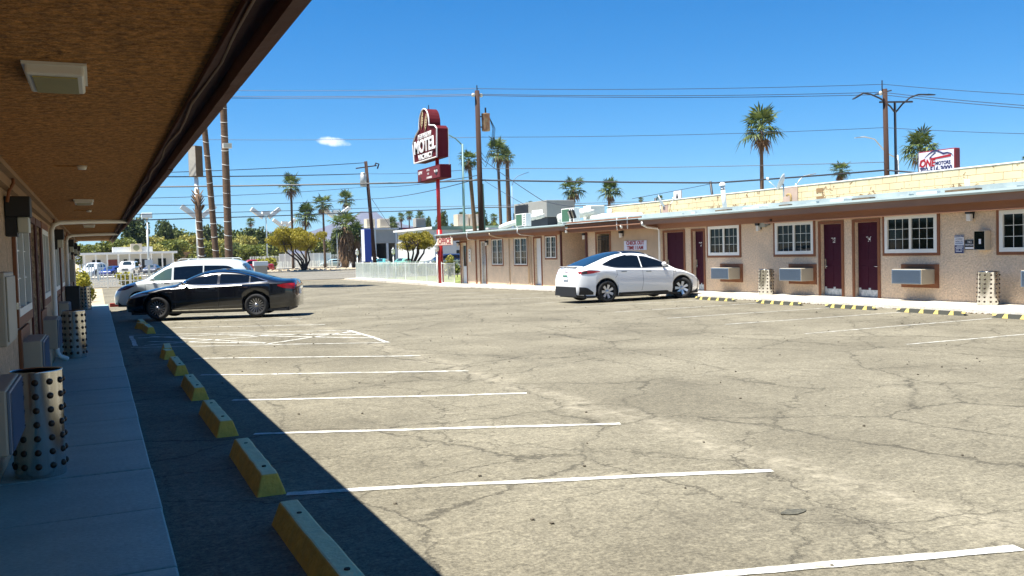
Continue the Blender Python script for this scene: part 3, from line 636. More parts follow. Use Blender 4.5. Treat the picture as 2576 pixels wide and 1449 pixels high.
# downspouts on the right wing
for pts in ([(18.74, 29.0, 2.68), (18.74, 29.0, 2.58), (19.0, 29.08, 2.48), (19.55, 29.15, 2.42), (19.6, 29.15, 2.34), (19.6, 29.15, 0.15)],
            [(18.74, 43.6, 2.68), (18.74, 43.6, 2.60), (19.1, 43.4, 2.45), (19.55, 43.2, 2.40), (19.6, 42.2, 2.40), (19.6, 40.85, 2.38), (19.6, 40.75, 2.30), (19.6, 40.75, 0.05)]):
    MB().tube([(x-WX, wy(y), z) for x, y, z in pts], 0.045, 8).obj('downspout', white_p if pts[0][1] < 30 else stucco_r2, RWG, True)
for pts in ([(18.70, 46.6, 2.84), (18.66, 46.6, 2.78), (18.66, 46.6, 2.55), (18.75, 46.7, 2.42), (19.3, 46.9, 2.38)], [(18.68, 40.0, 2.84), (18.66, 40.0, 2.6), (18.8, 40.0, 2.5), (19.5, 39.9, 2.42)], [(18.85, 31.0, 2.9), (18.84, 31.0, 2.6), (18.86, 31.0, 2.42)], [(18.88, 30.2, 2.95), (18.84, 30.2, 2.9), (18.84, 30.2, 2.45)]):
    MB().tube([(x-WX, wy(y), z) for x, y, z in pts], 0.02, 7).obj('cable', white_p, RWG, True)
# raised walkway with a broken kerb edge
mb = MB(); vs = []; ysw = [4+0.4*i for i in range(121)]
for y in ysw:
    e = 18.17+random.uniform(-.03, .03); vs += [(19.90, y, gz(y)-.3), (19.90, y, gz(y)+0.12), (e+.035, y, gz(y)+0.115+random.uniform(-.006, .004)), (e, y, gz(y)+0.08), (e-.02, y, gz(y)-.02)]
fs = [(5*i+k, 5*i+k+1, 5*i+k+6, 5*i+k+5) for i in range(len(ysw)-1) for k in range(4)]+[(0, 4, 3, 2, 1), tuple(5*(len(ysw)-1)+k for k in range(5))]
struct(mb.add(vs, fs).obj('walkway', concrete))
mb = MB()
for i in range(900):
    y = random.uniform(8, 45); x = 18.15-abs(random.gauss(0, .07)); r = random.uniform(.008, .03); mb.blob((x, y, gz(y)+.004), r, 0.6, 5, 3, .4)
o = mb.obj('leaf_litter', mat('litter', (0.13, 0.09, 0.045), 0.95)); o['kind'] = 'stuff'; tag(o, 'dry litter and grit gathered along the right kerb', 'litter')
# air conditioners on the right wall
acr = make_ac(0.95, 0.39, 0.50)
for i, (y, w) in enumerate(((24.49, 'below the window beside door 22'), (21.06, 'below the window left of door 23'), (16.70, 'below the window right of door 24'), (13.0, 'cut off by the right edge'))):
    t = acr if i == 0 else copy_tree(acr)
    t.location = (19.697, y+0.95, 0.56); t.rotation_euler = (0, 0, math.pi); tag(t, 'wall air conditioner on the right wing, '+w, 'air conditioner', 'air conditioners on the right wall')
canr = make_can(0.235, 0.80)
for i, (y, rz, w) in enumerate(((22.65, 0.2, 'between windows left of door 23'), (14.8, 0.05, 'at the right edge of the view'))):
    t = canr if i == 0 else copy_tree(canr); t.location = (19.2, y, 0.12); t.rotation_euler = (R_(1.5), 0, rz); tag(t, 'studded steel trash can on the right walkway, '+w, 'trash can', 'studded steel trash cans')
# wall lamps
def wall_lamp(y, z, label, x=19.695):
    t = empty('wall_lamp', (x, y, z), 0, label, 'lamp', 'wall lamps on the right wing')
    bevel(box('hood', (-0.17, 0, -0.08, 0.08, 0.12, 0.21), black_m, t), 0.01); box('bracket', (-0.05, 0, -0.06, 0.06, 0.0, 0.118), black_m, t); bevel(box('shade', (-0.15, -0.052, -0.06, 0.06, -0.06, 0.118), mat('lamp_shade', (0.72, 0.70, 0.66), 0.3), t), 0.012)
wall_lamp(15.6, 2.2, 'black hooded wall lamp above the parking warning sign'); wall_lamp(23.45, 2.2, 'black hooded wall lamp beside the grey junction box'); wall_lamp(31.95, 2.2, 'wall lamp above the check out sign'); wall_lamp(35.05, 2.2, 'wall lamp at the alcove corner'); wall_lamp(46.1, 2.1, 'wall lamp beside the white security screen door'); wall_lamp(50.45, 2.15, 'wall lamp at the office corner'); wall_lamp(12.75, 2.2, 'wall lamp beyond the right edge of the view')
t = empty('junction_box', (19.695, 23.0, 2.26), 0, 'grey electrical box and small camera under the eave', 'electrical box')
bevel(box('box_body', (-0.10, 0, 0.12, 0.42, 0.0, 0.30), mat('grey_box', (0.33, 0.34, 0.30), 0.6), t), 0.008); box('side_box', (-0.08, 0, -0.03, 0.115, 0.05, 0.28), mat('grey_box2', (0.22, 0.22, 0.20), 0.6), t); MB().tube([(-0.05, -0.03, 0.2), (-0.15, -0.2, 0.22), (-0.2, -0.3, 0.2)], 0.03, 8).obj('camera_arm', steel_dk, t, True)
for y, z, w in ((30.7, 2.60, 'on the brown fascia above the check out sign'), (35.35, 2.55, 'at the end of the office gutter')):
    t = empty('security_camera', (18.88, y, z), 0, 'white dome security camera '+w, 'camera', 'white dome cameras'); MB().lathe([(0.001, 0.0), (0.07, 0.0), (0.075, -0.05), (0.05, -0.10), (0.001, -0.12)], 16).obj('dome', white_v, t, True); box('mount', (-0.03, 0.02, -0.03, 0.03, 0.001, 0.06), white_v, t); MB().cyl((-0.07, 0, -0.05), (-0.08, 0, -0.055), 0.022, n=10).obj('lens', black_m, t)
t = empty('wall_vent', (20.88, 36.7, 2.34), 0, 'round black exhaust vent in the alcove', 'vent'); MB().cyl((0, 0, 0), (-0.05, 0, 0), 0.30, n=28).obj('flange', black_m, t); MB().lathe([(0.001, -0.02), (0.09, 0), (0.11, 0.03)], 16).obj('hood', galv, t, True, Matrix.Translation((-0.08, 0, 0)) @ Matrix.Rotation(-math.pi/2, 4, 'Y'))
# signs on the wall
def plate(name, label, y0, y1, z0, z1, mt, x=19.69, d=0.012):
    t = empty(name, (0, 0, 0), 0, label, 'sign'); box('board', (x-d, x-.001, y0, y1, z0, z1), mt, t); return t
bluish = mat('sign_pale', (0.62, 0.64, 0.74), 0.45)
t = plate('notice_sign', 'white check out time sign with maroon letters on the tan wall', 30.17, 31.84, 1.61, 1.99, bluish)
text('lettering', 'CHECK OUT', 0.20, (19.674, 31.0, 1.895), red_txt, t, w=1.32, bold=0.006); text('lettering', 'TIME 11AM', 0.20, (19.674, 31.0, 1.70), red_txt, t, w=1.2, bold=0.006)
t = plate('notice_sign', 'blue and white parking warning sign right of window 24', 15.83, 16.10, 1.34, 1.80, sign_w)
box('blue_panel', (19.674, 19.677, 15.835, 16.095, 1.345, 1.55), navy, t); box('border', (19.6755, 19.677, 15.835, 16.095, 1.745, 1.795), navy, t)
text('lettering', 'WARNING', 0.052, (19.672, 15.965, 1.77), sign_w, t, w=.24, ext=.001); text('lettering', 'AUTHORIZED', 0.045, (19.674, 15.965, 1.70), navy, t, w=.21, ext=.001); text('lettering', 'PARKING ONLY', 0.045, (19.674, 15.965, 1.645), navy, t, w=.23, ext=.001)
for z in (1.60, 1.58): box('small_print', (19.674, 19.677, 15.85, 16.08, z, z+.009), navy, t)
for k, (z, a, b) in enumerate(((1.52, .02, .2), (1.49, .02, .24), (1.46, .04, .23), (1.42, .03, .1), (1.42, .14, .24), (1.385, .05, .23))): box('small_print', (19.671, 19.673, 15.83+a, 15.83+b, z, z+.015), sign_w, t)
t = plate('notice_sign', 'small black no trespassing sign beside the extinguisher box', 15.51, 15.81, 1.43, 1.67, black_m)
text('lettering', 'NO', 0.075, (19.675, 15.66, 1.62), sign_w, t, ext=.001); text('lettering', 'TRESPASSING', 0.06, (19.675, 15.66, 1.55), sign_w, t, w=.27, ext=.001); box('white_bar', (19.674, 19.677, 15.53, 15.79, 1.45, 1.495), sign_w, t)
t = empty('extinguisher_cabinet', (19.695, 15.1, 1.42), 0, 'beige extinguisher box with dark open front on the right wall', 'cabinet')
b = MB(); b.box(-0.20, 0, 0, 0.012, 0, .47); b.box(-0.20, 0, .298, .31, 0, .47); b.box(-0.20, 0, 0.012, .298, .458, .47); b.box(-0.20, 0, 0.012, .298, 0, .012); b.box(-.012, 0, .012, .298, .012, .458); b.obj('cabinet_body', mat('cab_cream', (0.62, 0.52, 0.38), 0.6), t)
box('door_glass', (-0.19, -0.18, 0.014, 0.296, 0.014, 0.456), glass_m, t); box('tag', (-0.196, -0.191, 0.11, 0.17, 0.15, 0.27), sign_w, t)
t = empty('office_sign', (18.70, 0, 0), 0, 'cream office sign with maroon letters hanging under the eave', 'sign')
box('board', (-0.02, 0.02, 48.9, 51.5, 2.14, 2.58), mat('sign_cream', (0.74, 0.60, 0.46), 0.6, var=.2, vs=3), t); text('lettering', 'OFFICE', 0.46, (18.675-18.7, 50.2, 2.385), red_txt, t, w=2.1, bold=.012); box('underline', (-0.028, -0.021, 48.95, 51.45, 2.16, 2.185), red_txt, t)
for y in (49.2, 51.0): box('hanger', (-0.012, 0.012, y, y+.03, 2.562, 2.69), white_p, t)
t = empty('intercom', (19.69, 48.6, 1.15), 0, 'white call panel beside the office door', 'panel'); bevel(box('panel', (-.04, -.001, 0, .3, 0, .75), white_v, t), .01); [box('button', (-.052, -.041, .12, .18, z, z+.06), black_m, t) for z in (.2, .4, .58)]
# ------------------------------------------------------------ parapet of painted block
PW = empty('parapet_wall', (25.2, 4, 3.0), 0, 'cream painted block wall rising behind the motel roof', 'wall')
def peel_mat():
    M = bpy.data.materials.new('block_paint'); M.use_nodes = True; t = M.node_tree; p = t.nodes['Principled BSDF']; p.inputs['Roughness'].default_value = .85
    g = t.nodes.new('ShaderNodeNewGeometry'); n = t.nodes.new('ShaderNodeTexNoise'); n.inputs['Scale'].default_value = 5.5; n.inputs['Detail'].default_value = 8; n.inputs['Roughness'].default_value = .7; t.links.new(g.outputs['Position'], n.inputs['Vector'])
    s = t.nodes.new('ShaderNodeSeparateXYZ'); t.links.new(g.outputs['Position'], s.inputs[0])
    mr = t.nodes.new('ShaderNodeMapRange'); mr.inputs[1].default_value = 3.1; mr.inputs[2].default_value = 3.55; mr.inputs[3].default_value = 0.10; mr.inputs[4].default_value = -0.07; t.links.new(s.outputs[2], mr.inputs[0])
    n3 = t.nodes.new('ShaderNodeTexNoise'); n3.inputs['Scale'].default_value = .6; t.links.new(g.outputs['Position'], n3.inputs['Vector'])
    a0 = t.nodes.new('ShaderNodeMath'); a0.operation = 'MULTIPLY_ADD'; t.links.new(n3.outputs[0], a0.inputs[0]); a0.inputs[1].default_value = .35; a0.inputs[2].default_value = -.17
    a = t.nodes.new('ShaderNodeMath'); a.operation = 'ADD'; t.links.new(n.outputs[0], a.inputs[0]); t.links.new(mr.outputs[0], a.inputs[1])
    a2 = t.nodes.new('ShaderNodeMath'); a2.operation = 'ADD'; t.links.new(a.outputs[0], a2.inputs[0]); t.links.new(a0.outputs[0], a2.inputs[1])
    c = ramp(t, a2.outputs[0], .55, (.64, .53, .33), .57, (.22, .14, .07))
    n2 = t.nodes.new('ShaderNodeTexNoise'); n2.inputs['Scale'].default_value = .8; t.links.new(g.outputs['Position'], n2.inputs['Vector'])
    m_ = t.nodes.new('ShaderNodeMix'); m_.data_type = 'RGBA'; m_.blend_type = 'MULTIPLY'; m_.inputs[0].default_value = .5; t.links.new(c, m_.inputs[6]); t.links.new(ramp(t, n2.outputs[0], .35, (.75, .72, .66), .65, (1.08, 1.06, 1.0)), m_.inputs[7])
    t.links.new(m_.outputs[2], p.inputs['Base Color']); return M
block_m = peel_mat(); mb0 = None; bw, bh = 0.62, 0.235
MB().box(0.012, 0.2, 0, 38.3, 0.0, 0.93).obj('core', mat('mortar', (.46, .36, .21), .95), PW)
for r in range(4):
    for c in range(63):
        y = c*bw-(bw/2 if r % 2 else 0)
        if y < 0 or y+bw > 38.4: continue
        if mb0 is None: mb0 = bevel(MB().box(0.0, 0.16, 0.008, bw-0.008, 0.007, bh-0.007).obj('block', block_m, PW), .006, 1); o = mb0
        else: o = mb0.copy(); COL.objects.link(o)
        o.location = (random.uniform(-.003, .003), y, r*bh)
MB().box(-0.02, 0.22, 0, 38.4, 0.945, 0.985).obj('coping', white_p, PW)
# ------------------------------------------------------------ things on the roof
def vent(p0, p1, r, label, cap=True, mt=None):
    t = empty('vent_pipe', p0, 0, label, 'vent pipe'); d = Vector(p1)-Vector(p0)
    MB().cyl((0, 0, 0), d, r, n=12).obj('pipe', mt or white_p, t, True)
    if cap: MB().cyl(d*0.82, d*0.86, r*1.05, n=12).obj('band', steel_dk, t, True); MB().lathe([(r*1.5, -.02), (r*1.5, .04), (r*.9, .10), (.001, .12)], 14).obj('cap', white_p, t, True, Matrix.Translation(d))
    MB().lathe([(r*2.2, 0), (r*1.3, .08), (r, .1)], 12).obj('flashing', roof_m, t, True)
vent((22, 28.2, 2.98), (22.0, 28.35, 4.02), 0.085, 'tall white roof vent pipe with black band and cap')
vent((21.2, 16.9, 2.95), (21.2, 16.95, 3.28), 0.06, 'short white roof pipe near the right edge', False)
vent((21.8, 36.5, 2.98), (21.8, 36.5, 3.55), 0.11, 'stubby white roof pipe left of the dish bracket', False)
t = empty('vent_pipe', (23, 25.7, 3.03), 0, 'bent rusty pipe on the roof below the right dish', 'vent pipe'); MB().tube([(0, 0, 0), (0, 0, .4), (0, .04, .46), (0, .16, .47), (0, .22, .42)], .04, 8).obj('pipe', mat('rust_tan', (.38, .24, .09), .8), t, True)
def dish(p, label, rz, tilt, r=0.42, post=0.5):
    t = empty('satellite_dish', p, rz, label, 'satellite dish', 'satellite dishes on the motel roof')
    MB().tube([(0, 0, 0), (0, 0, post)], .03, 8).obj('mast', galv, t, True)
    Mx = Matrix.Translation((0, 0, post+.05)) @ Matrix.Rotation(tilt, 4, 'X')
    MB().lathe([(.001, .0), (r*.4, .015), (r*.75, .055), (r, .11), (r*1.0, .118), (r*.7, .06), (.001, .008)], 26).obj('reflector', mat('dish_grey', (.5, .52, .52), .5), t, True, Mx)
    a = Mx @ Vector((0, -r*.9, .1)); b = Mx @ Vector((0, -r*.35, .62)); MB().tube([a, b], .014, 6).obj('feed_arm', galv, t, True); MB().cyl(b, b+Vector((0, .02, .1)), .05, n=10).obj('receiver', white_p, t, True)
dish((23.9, 35.4, 3.08), 'left satellite dish above the block bracket, tilted to the street', R_(55), R_(62), .42, .6)
dish((24.6, 27.9, 3.55), 'right satellite dish standing over the grey patch of the block wall', R_(218), R_(66), .34, .5)
t = empty('dish_bracket', (23.9, 35.0, 3.08), 0, 'mauve board with rusty struts under the left dish', 'bracket'); MB().prism([(-.25, 0), (.25, 0), (.2, .55), (-.18, .55)], .02, FACE_L).obj('board', mat('mauve_board', (.45, .30, .24), .8, var=.3), t); [MB().tube([(0, s*.25, 0), (-.02, s*.45, .55)], .015, 6).obj('strut', mat('rust', (.2, .1, .05), .8), t) for s in (-1, 1)]; MB().tube([(-.02, -.5, .56), (-.02, .5, .56)], .012, 6).obj('strut', MATS['rust'], t)
box('wall_patch', (-0.03, -0.022, 23.75, 24.6, 0.0, 0.93), mat('patch_grey', (.46, .34, .27), .9, var=.3, vs=3), PW)
for z in (.3, .62): box('missing_brick', (-0.012, -0.004, 22.4, 22.75, z, z+.17), mat('hole_brown', (.30, .18, .08), .9, var=.5, vs=8), PW)
def condenser(y, label, rz=0):
    t = empty('roof_condenser', (20.4, y, 2.93), rz, label, 'air conditioner', 'condensers on the office roof')
    bevel(box('casing', (-.16, .16, 0, 1.25, .06, .72), white_v, t), .015); box('fan_panel', (-.166, -.161, .45, 1.18, .10, .68), mat('fan_green', (.05, .13, .07), .5), t)
    for i in range(2):
        for k in range(5): MB().cyl((-.166, .12+i*.17, .15+k*.12), (-.161, .12+i*.17, .15+k*.12), .045, n=10).obj('vent_hole', black_m, t)
    [box('foot', (-.18, .18, q, q+.08, 0, .058), galv, t) for q in (.1, 1.05)]
condenser(42.3, 'left white condenser with green fan panel on the office roof'); condenser(37.1, 'right white condenser with green fan panel on the office roof')
coat_m = mat('foam_coating', (.70, .68, .60), .9, var=.3, vs=4, bump=.8, bs=9)
def duct(pts, r, label):
    t = empty('roof_duct', pts[0], 0, label, 'duct', 'foam coated ducts on the office roof'); P = [Vector(p)-Vector(pts[0]) for p in pts]
    n = len(P); Q = []
    for i in range(n-1):
        for k in range(5): Q.append(P[i].lerp(P[i+1], k/5))
    Q.append(P[-1]); Q = [q+Vector([random.uniform(-.02, .02)]*3) for q in Q]
    MB().tube(Q, [r*random.uniform(.88, 1.1) for q in Q], 12).obj('duct_run', coat_m, t, True); MB().cyl(P[-1]+Vector((0, 0, -.1)), P[-1]+Vector((0, 0, .12)), r*1.25, n=12).obj('duct_collar', coat_m, t, True)
duct([(21.5, 48.3, 3.1), (21.6, 44.5, 3.5), (21.6, 43.3, 3.55)], .17, 'long foam coated duct rising left of the left condenser')
duct([(22.5, 42.8, 3.42), (22.5, 40.5, 3.5), (22.6, 38.9, 3.52)], .19, 'horizontal foam coated duct between the condensers')
duct([(21.4, 40.6, 3.0), (21.4, 40.5, 3.25), (21.6, 39.7, 3.5), (21.8, 38.4, 3.5)], .2, 'bent foam coated duct in front of the white roof box')
duct([(20.8, 36.3, 3.05), (21.0, 34.6, 3.1), (21.2, 32.9, 3.0)], .2, 'low foam coated duct right of the floodlight')
t = empty('roof_unit', (24.2, 45.9, 3.1), 0, 'large grey rooftop cooling unit with dark louvred side', 'cooling unit'); bevel(box('casing', (-.9, .9, 0, 4.4, .5, 1.45), mat('unit_grey', (.30, .29, .26), .6, var=.2), t), .02); box('louvre', (-.92, -.902, 2.4, 4.2, .58, 1.35), black_m, t); box('stand', (-.7, .7, .3, 4.1, 0, .498), steel_dk, t); box('hatch', (-.915, -.902, .5, 1.9, .6, .95), white_p, t)
t = empty('roof_box', (22.4, 38.6, 2.98), 0, 'white duct box between the two condensers', 'duct box'); bevel(box('casing', (-.4, .4, 0, .75, 0, .85), coat_m, t), .03); box('joint_band', (-.42, .42, .3, .42, .0, .87), white_p, t)
t = empty('flood_light', (18.95, 34.9, 2.82), 0, 'twin floodlight on a short post above the alcove', 'floodlight'); MB().tube([(0, 0, 0), (0, 0, .25)], .03, 8).obj('post', black_m, t)
for s in (0, 1): Mx = Matrix.Translation((0, -.14+s*.3, .42)) @ Matrix.Rotation(R_(-14), 4, 'Z') @ Matrix.Rotation(R_(-18), 4, 'Y'); MB().box(-.05, .05, -.14, .14, -.18, .18).obj('lamp_head', black_m, t, False, Mx); MB().box(-.058, -.051, -.115, .115, -.15, .15).obj('lens', mat('flood_lens', (.42, .36, .26), .3), t, False, Mx)
# ------------------------------------------------------------ cars
def curve(pts):
    xs = np.array([p[0] for p in pts], float); ys = np.array([p[1] for p in pts], float); h = np.diff(xs); d = np.diff(ys)/h
    m_ = np.zeros(len(xs)); m_[0] = d[0]; m_[-1] = d[-1]
    for i in range(1, len(xs)-1):
        m_[i] = 0 if d[i-1]*d[i] <= 0 else 2*d[i-1]*d[i]/(d[i-1]+d[i])
    def f(x):
        x = min(max(x, xs[0]), xs[-1]); i = min(max(int(np.searchsorted(xs, x))-1, 0), len(h)-1); t = (x-xs[i])/h[i]
        return float((2*t**3-3*t**2+1)*ys[i]+(t**3-2*t**2+t)*h[i]*m_[i]+(-2*t**3+3*t**2)*ys[i+1]+(t**3-t**2)*h[i]*m_[i+1])
    return f
tyre_m = mat('tyre', (0.012, 0.012, 0.012), 0.8); plast = mat('car_plastic', (0.014, 0.014, 0.015), 0.6); chrome = mat('chrome', (0.75, 0.76, 0.78), 0.12, 1.0)
cglass = mat('car_glass', (0.004, 0.005, 0.006), 0.04, spec=0.7); lens_r = mat('lens_red', (0.35, 0.008, 0.01), 0.15); lens_w = mat('lens_clear', (0.55, 0.57, 0.60), 0.1); seam_m = mat('seam', (0.02, 0.02, 0.022), 0.8)
wsglass = mat('windscreen', (0.02, 0.035, 0.045), 0.03, spec=0.9)
class Car:
    def __init__(s, name, label, L, top, belt, wid, wheels, r, paint, loc, ang, scale=1.0, zb=0.21, group=None, cat='car', res=84, roofw=0.70, lo_m=None):
        s.L = L; s.zt = curve(top); s.zs = curve(belt); s.w = curve(wid); s.wh = wheels; s.r = r; s.base = zb; s.roofw = roofw; s.paint = paint; s.R = r*1.17
        s.t = empty(name, loc, ang, label, cat, group, scale)
        xs = list(np.linspace(0, L, res))
        for c in wheels: xs += [c+s.R*math.cos(a) for a in np.linspace(0, math.pi, 19)]+[c-s.R*1.0005, c+s.R*1.0005]
        s.xs = sorted(x for x in set(round(x, 4) for x in xs) if 0 <= x <= L); mb = MB(); N = 15; rows = []
        for x in s.xs:
            sec = s.section(x, N); rows.append(len(mb.v)); mb.v += [(x, y, z) for y, z in sec]+[(x, -y, z) for y, z in sec[::-1][1:]]
        k = 2*N-1
        for a, b in zip(rows, rows[1:]):
            mb.f += [(a+i, a+i+1, b+i+1, b+i) for i in range(k-1)]
        mb.f.append(tuple(range(rows[0], rows[0]+k))[::-1]); mb.f.append(tuple(range(rows[-1], rows[-1]+k)))
        o = mb.obj('body', paint, s.t, True); o.data.update()
        md = o.modifiers.new('edge', 'EDGE_SPLIT'); md.split_angle = R_(38)
        u = MB(); wm_ = s.w(L/2)
        u.box(0.25, L-0.25, -wm_*0.93, wm_*0.93, zb-0.04, zb+0.02)
        for c0, c1 in zip([0.2]+[c+s.R*.95 for c in wheels], [c-s.R*.95 for c in wheels]+[L-0.2]): u.box(c0, c1, -wm_*.86, wm_*.86, zb-0.05, 0.62)
        for c in wheels: u.box(c-s.R, c+s.R, -wm_*.66, wm_*.66, zb+.05, 0.75)
        u.obj('underbody', plast, s.t)
        s.liners = None
    def zbot(s, x):
        z = s.base+0.05*max(0, 1-x/0.4)+0.06*max(0, 1-(s.L-x)/0.5)
        for c in s.wh:
            if abs(x-c) < s.R: z = max(z, s.r+math.sqrt(s.R**2-(x-c)**2))
        return z
    def ctrl(s, x):
        zt = s.zt(x); zs = min(s.zs(x), zt-0.05); w = s.w(x); zb = min(s.zbot(x), zs-0.06); h = min(1, max(0, (zt-zs)/0.5)); wt = w*(0.90-(0.90-s.roofw)*h)
        return [(w*0.93, zb), (w*0.985, zb+0.2*(zs-zb)), (w, zb+0.62*(zs-zb)), (w*0.985, zs-0.03), (w*0.955, zs), (wt, zt-0.045-0.055*h), (wt*0.72, zt-0.012-.012*h), (0, zt)]
    def section(s, x, N=15):
        P = s.ctrl(x); out = []
        # straight facets for the lower side, rounded over the cant rail
        def lerp(a, b, t): return (a[0]+(b[0]-a[0])*t, a[1]+(b[1]-a[1])*t)
        out = [P[0], P[1], lerp(P[1], P[2], .5), P[2], lerp(P[2], P[3], .5), P[3], P[4]]
        for t in (.33, .66, .93): out.append(lerp(P[4], P[5], t))
        a, b, c = lerp(P[4], P[5], .93), P[5], P[6]
        for t in (.35, .7): out.append(((1-t)**2*a[0]+2*t*(1-t)*b[0]+t*t*c[0], (1-t)**2*a[1]+2*t*(1-t)*b[1]+t*t*c[1]))
        out += [c, lerp(P[6], P[7], .5), P[7]]
        out[-2] = (out[-2][0], P[7][1]*.8+P[6][1]*.2)
        return out
    def ysurf(s, x, z):
        S = s.section(x)
        for (y0, z0), (y1, z1) in zip(S, S[1:]):
            if z0 <= z <= z1: return y0+(y1-y0)*((z-z0)/(z1-z0) if z1 > z0 else 0)
        return S[0][0] if z < S[0][1] else S[-1][0]
    def zsurf(s, x, y):
        S = s.section(x)[6:]
        for (y0, z0), (y1, z1) in zip(S, S[1:]):
            if y1 <= y <= y0: return z0+(z1-z0)*((y-y0)/(y1-y0) if y1 != y0 else 0)
        return S[-1][1]
    def side(s, name, lo, hi, mt, off=0.006, parent=None, sides=(1, -1), nz_=5, nx=18, th=None):
        lo_, hi_ = curve(lo), curve(hi); x0 = max(lo[0][0], hi[0][0]); x1 = min(lo[-1][0], hi[-1][0])
        for sd in sides:
            mb = MB(); X = np.linspace(x0, x1, nx)
            for x in X:
                for k in range(nz_+1):
                    a, b = lo_(x), max(hi_(x), lo_(x)+1e-4); z = a+(b-a)*k/nz_; mb.v.append((x, sd*(s.ysurf(x, z)+off), z))
            n = nz_+1; mb.f = [(i*n+k, i*n+k+1, (i+1)*n+k+1, (i+1)*n+k) for i in range(nx-1) for k in range(nz_)]
            o = mb.obj(name, mt, parent or s.t, True)
        return o
    def vstrip(s, name, pts, w, mt, off=0.004, sides=(1, -1)):
        for sd in sides:
            mb = MB(); n = 10; P = []
            for (xa, za), (xb, zb_) in zip(pts, pts[1:]):
                P += [(xa+(xb-xa)*t/n, za+(zb_-za)*t/n) for t in range(n)]
            P.append(pts[-1])
            for x, z in P: mb.v += [(x-w/2, sd*(s.ysurf(x-w/2, z)+off), z), (x+w/2, sd*(s.ysurf(x+w/2, z)+off), z)]
            mb.f = [(2*i, 2*i+1, 2*i+3, 2*i+2) for i in range(len(P)-1)]; mb.obj(name, mt, s.t)
    def top(s, name, x0, x1, f0, f1, mt, off=0.006, nx=12, ny=10):
        mb = MB()
        for i in range(nx+1):
            x = x0+(x1-x0)*i/nx; f = f0+(f1-f0)*i/nx; yw = s.ctrl(x)[5][0]*f
            for k in range(ny+1):
                y = -yw+2*yw*k/ny; mb.v.append((x, y, s.zsurf(x, abs(y))+off))
        n = ny+1; mb.f = [(i*n+k, (i+1)*n+k, (i+1)*n+k+1, i*n+k+1) for i in range(nx) for k in range(ny)]; mb.obj(name, mt, s.t, True)
    def wheels(s, track, width=0.225, spokes=10, rim_m=None, steer=0.0, cap=None, spw=0.05, dark=None):
        rim_m = rim_m or chrome
        for wi, c in enumerate(s.wh):
            for sd in (1, -1):
                w = empty('wheel', (c, sd*track, s.r)); w.parent = s.t; w.rotation_euler = (0, 0, (0 if sd > 0 else math.pi)+(steer if wi == 0 else 0)); r = s.r; h = width/2
                MB().lathe([(r*.62, -h*.9), (r*.9, -h), (r*.985, -h*.75), (r, -h*.3), (r, h*.3), (r*.985, h*.75), (r*.9, h), (r*.66, h*.95), (r*.64, h*.6)], 30, axis='y').obj('tyre', tyre_m, w, True)
                MB().lathe([(r*.66, h*.6), (r*.66, h*.9), (r*.62, h*.92), (r*.61, h*.5), (r*.58, -h*.5), (.001, -h*.5)], 30, axis='y').obj('rim_barrel', dark or plast, w, True)
                sp = MB()
                for q in range(spokes):
                    a = 2*math.pi*q/spokes; ca, sa = math.cos(a), math.sin(a)
                    for rr0, rr1, w0, w1 in ((r*.12, r*.63, spw*.7, spw*1.15),):
                        P = [(rr0, -w0/2), (rr0, w0/2), (rr1, w1/2), (rr1, -w1/2)]
                        sp.add([(u*ca-v*sa, h*.86-(0.02 if u < r*.3 else 0), u*sa+v*ca) for u, v in P]+[(u*ca-v*sa, h*.6, u*sa+v*ca) for u, v in P], [(0, 1, 2, 3), (7, 6, 5, 4), (0, 4, 5, 1), (1, 5, 6, 2), (2, 6, 7, 3), (3, 7, 4, 0)])
                sp.obj('rim', rim_m, w); MB().lathe([(r*.16, h*.8), (r*.13, h*.92), (.001, h*.95)], 16, axis='y').obj('hub_cap', cap or rim_m, w, True)
    def mirror(s, x, z, mt, wd=.2):
        for sd in (1, -1):
            y = s.ysurf(x, z); mb = MB(); mb.blob((x, sd*(y+.13), z+.06), .1, .75, 10, 7, 0)
            o = mb.obj('mirror', mt, s.t, True)
            for v in o.data.vertices: v.co.x = x+(v.co.x-x)*.75
            MB().tube([(x-.02, sd*(y-.01), z), (x-.02, sd*(y+.1), z+.03)], .025, 6).obj('mirror_arm', plast, s.t)
    def handle(s, x, z, mt, w=.2):
        s.side('door_handle', [(x, z), (x+w, z)], [(x, z+.03), (x+w, z+.028)], mt, .022, nx=6, nz_=2)
    def plate(s, z, mt, x=None, text_=None):
        x = s.L+.012 if x is None else x; box('license_plate', (x, x+.012, -.155, .155, z, z+.155), mt, s.t)
blk = mat('paint_black', (0.004, 0.005, 0.008), 0.22, coat=1.0, spec=0.5); wht = mat('paint_white', (0.86, 0.86, 0.85), 0.25, coat=1.0); pearl = mat('paint_pearl', (0.62, 0.66, 0.64), 0.3, coat=1.0)
sa = R_(180-20.5)
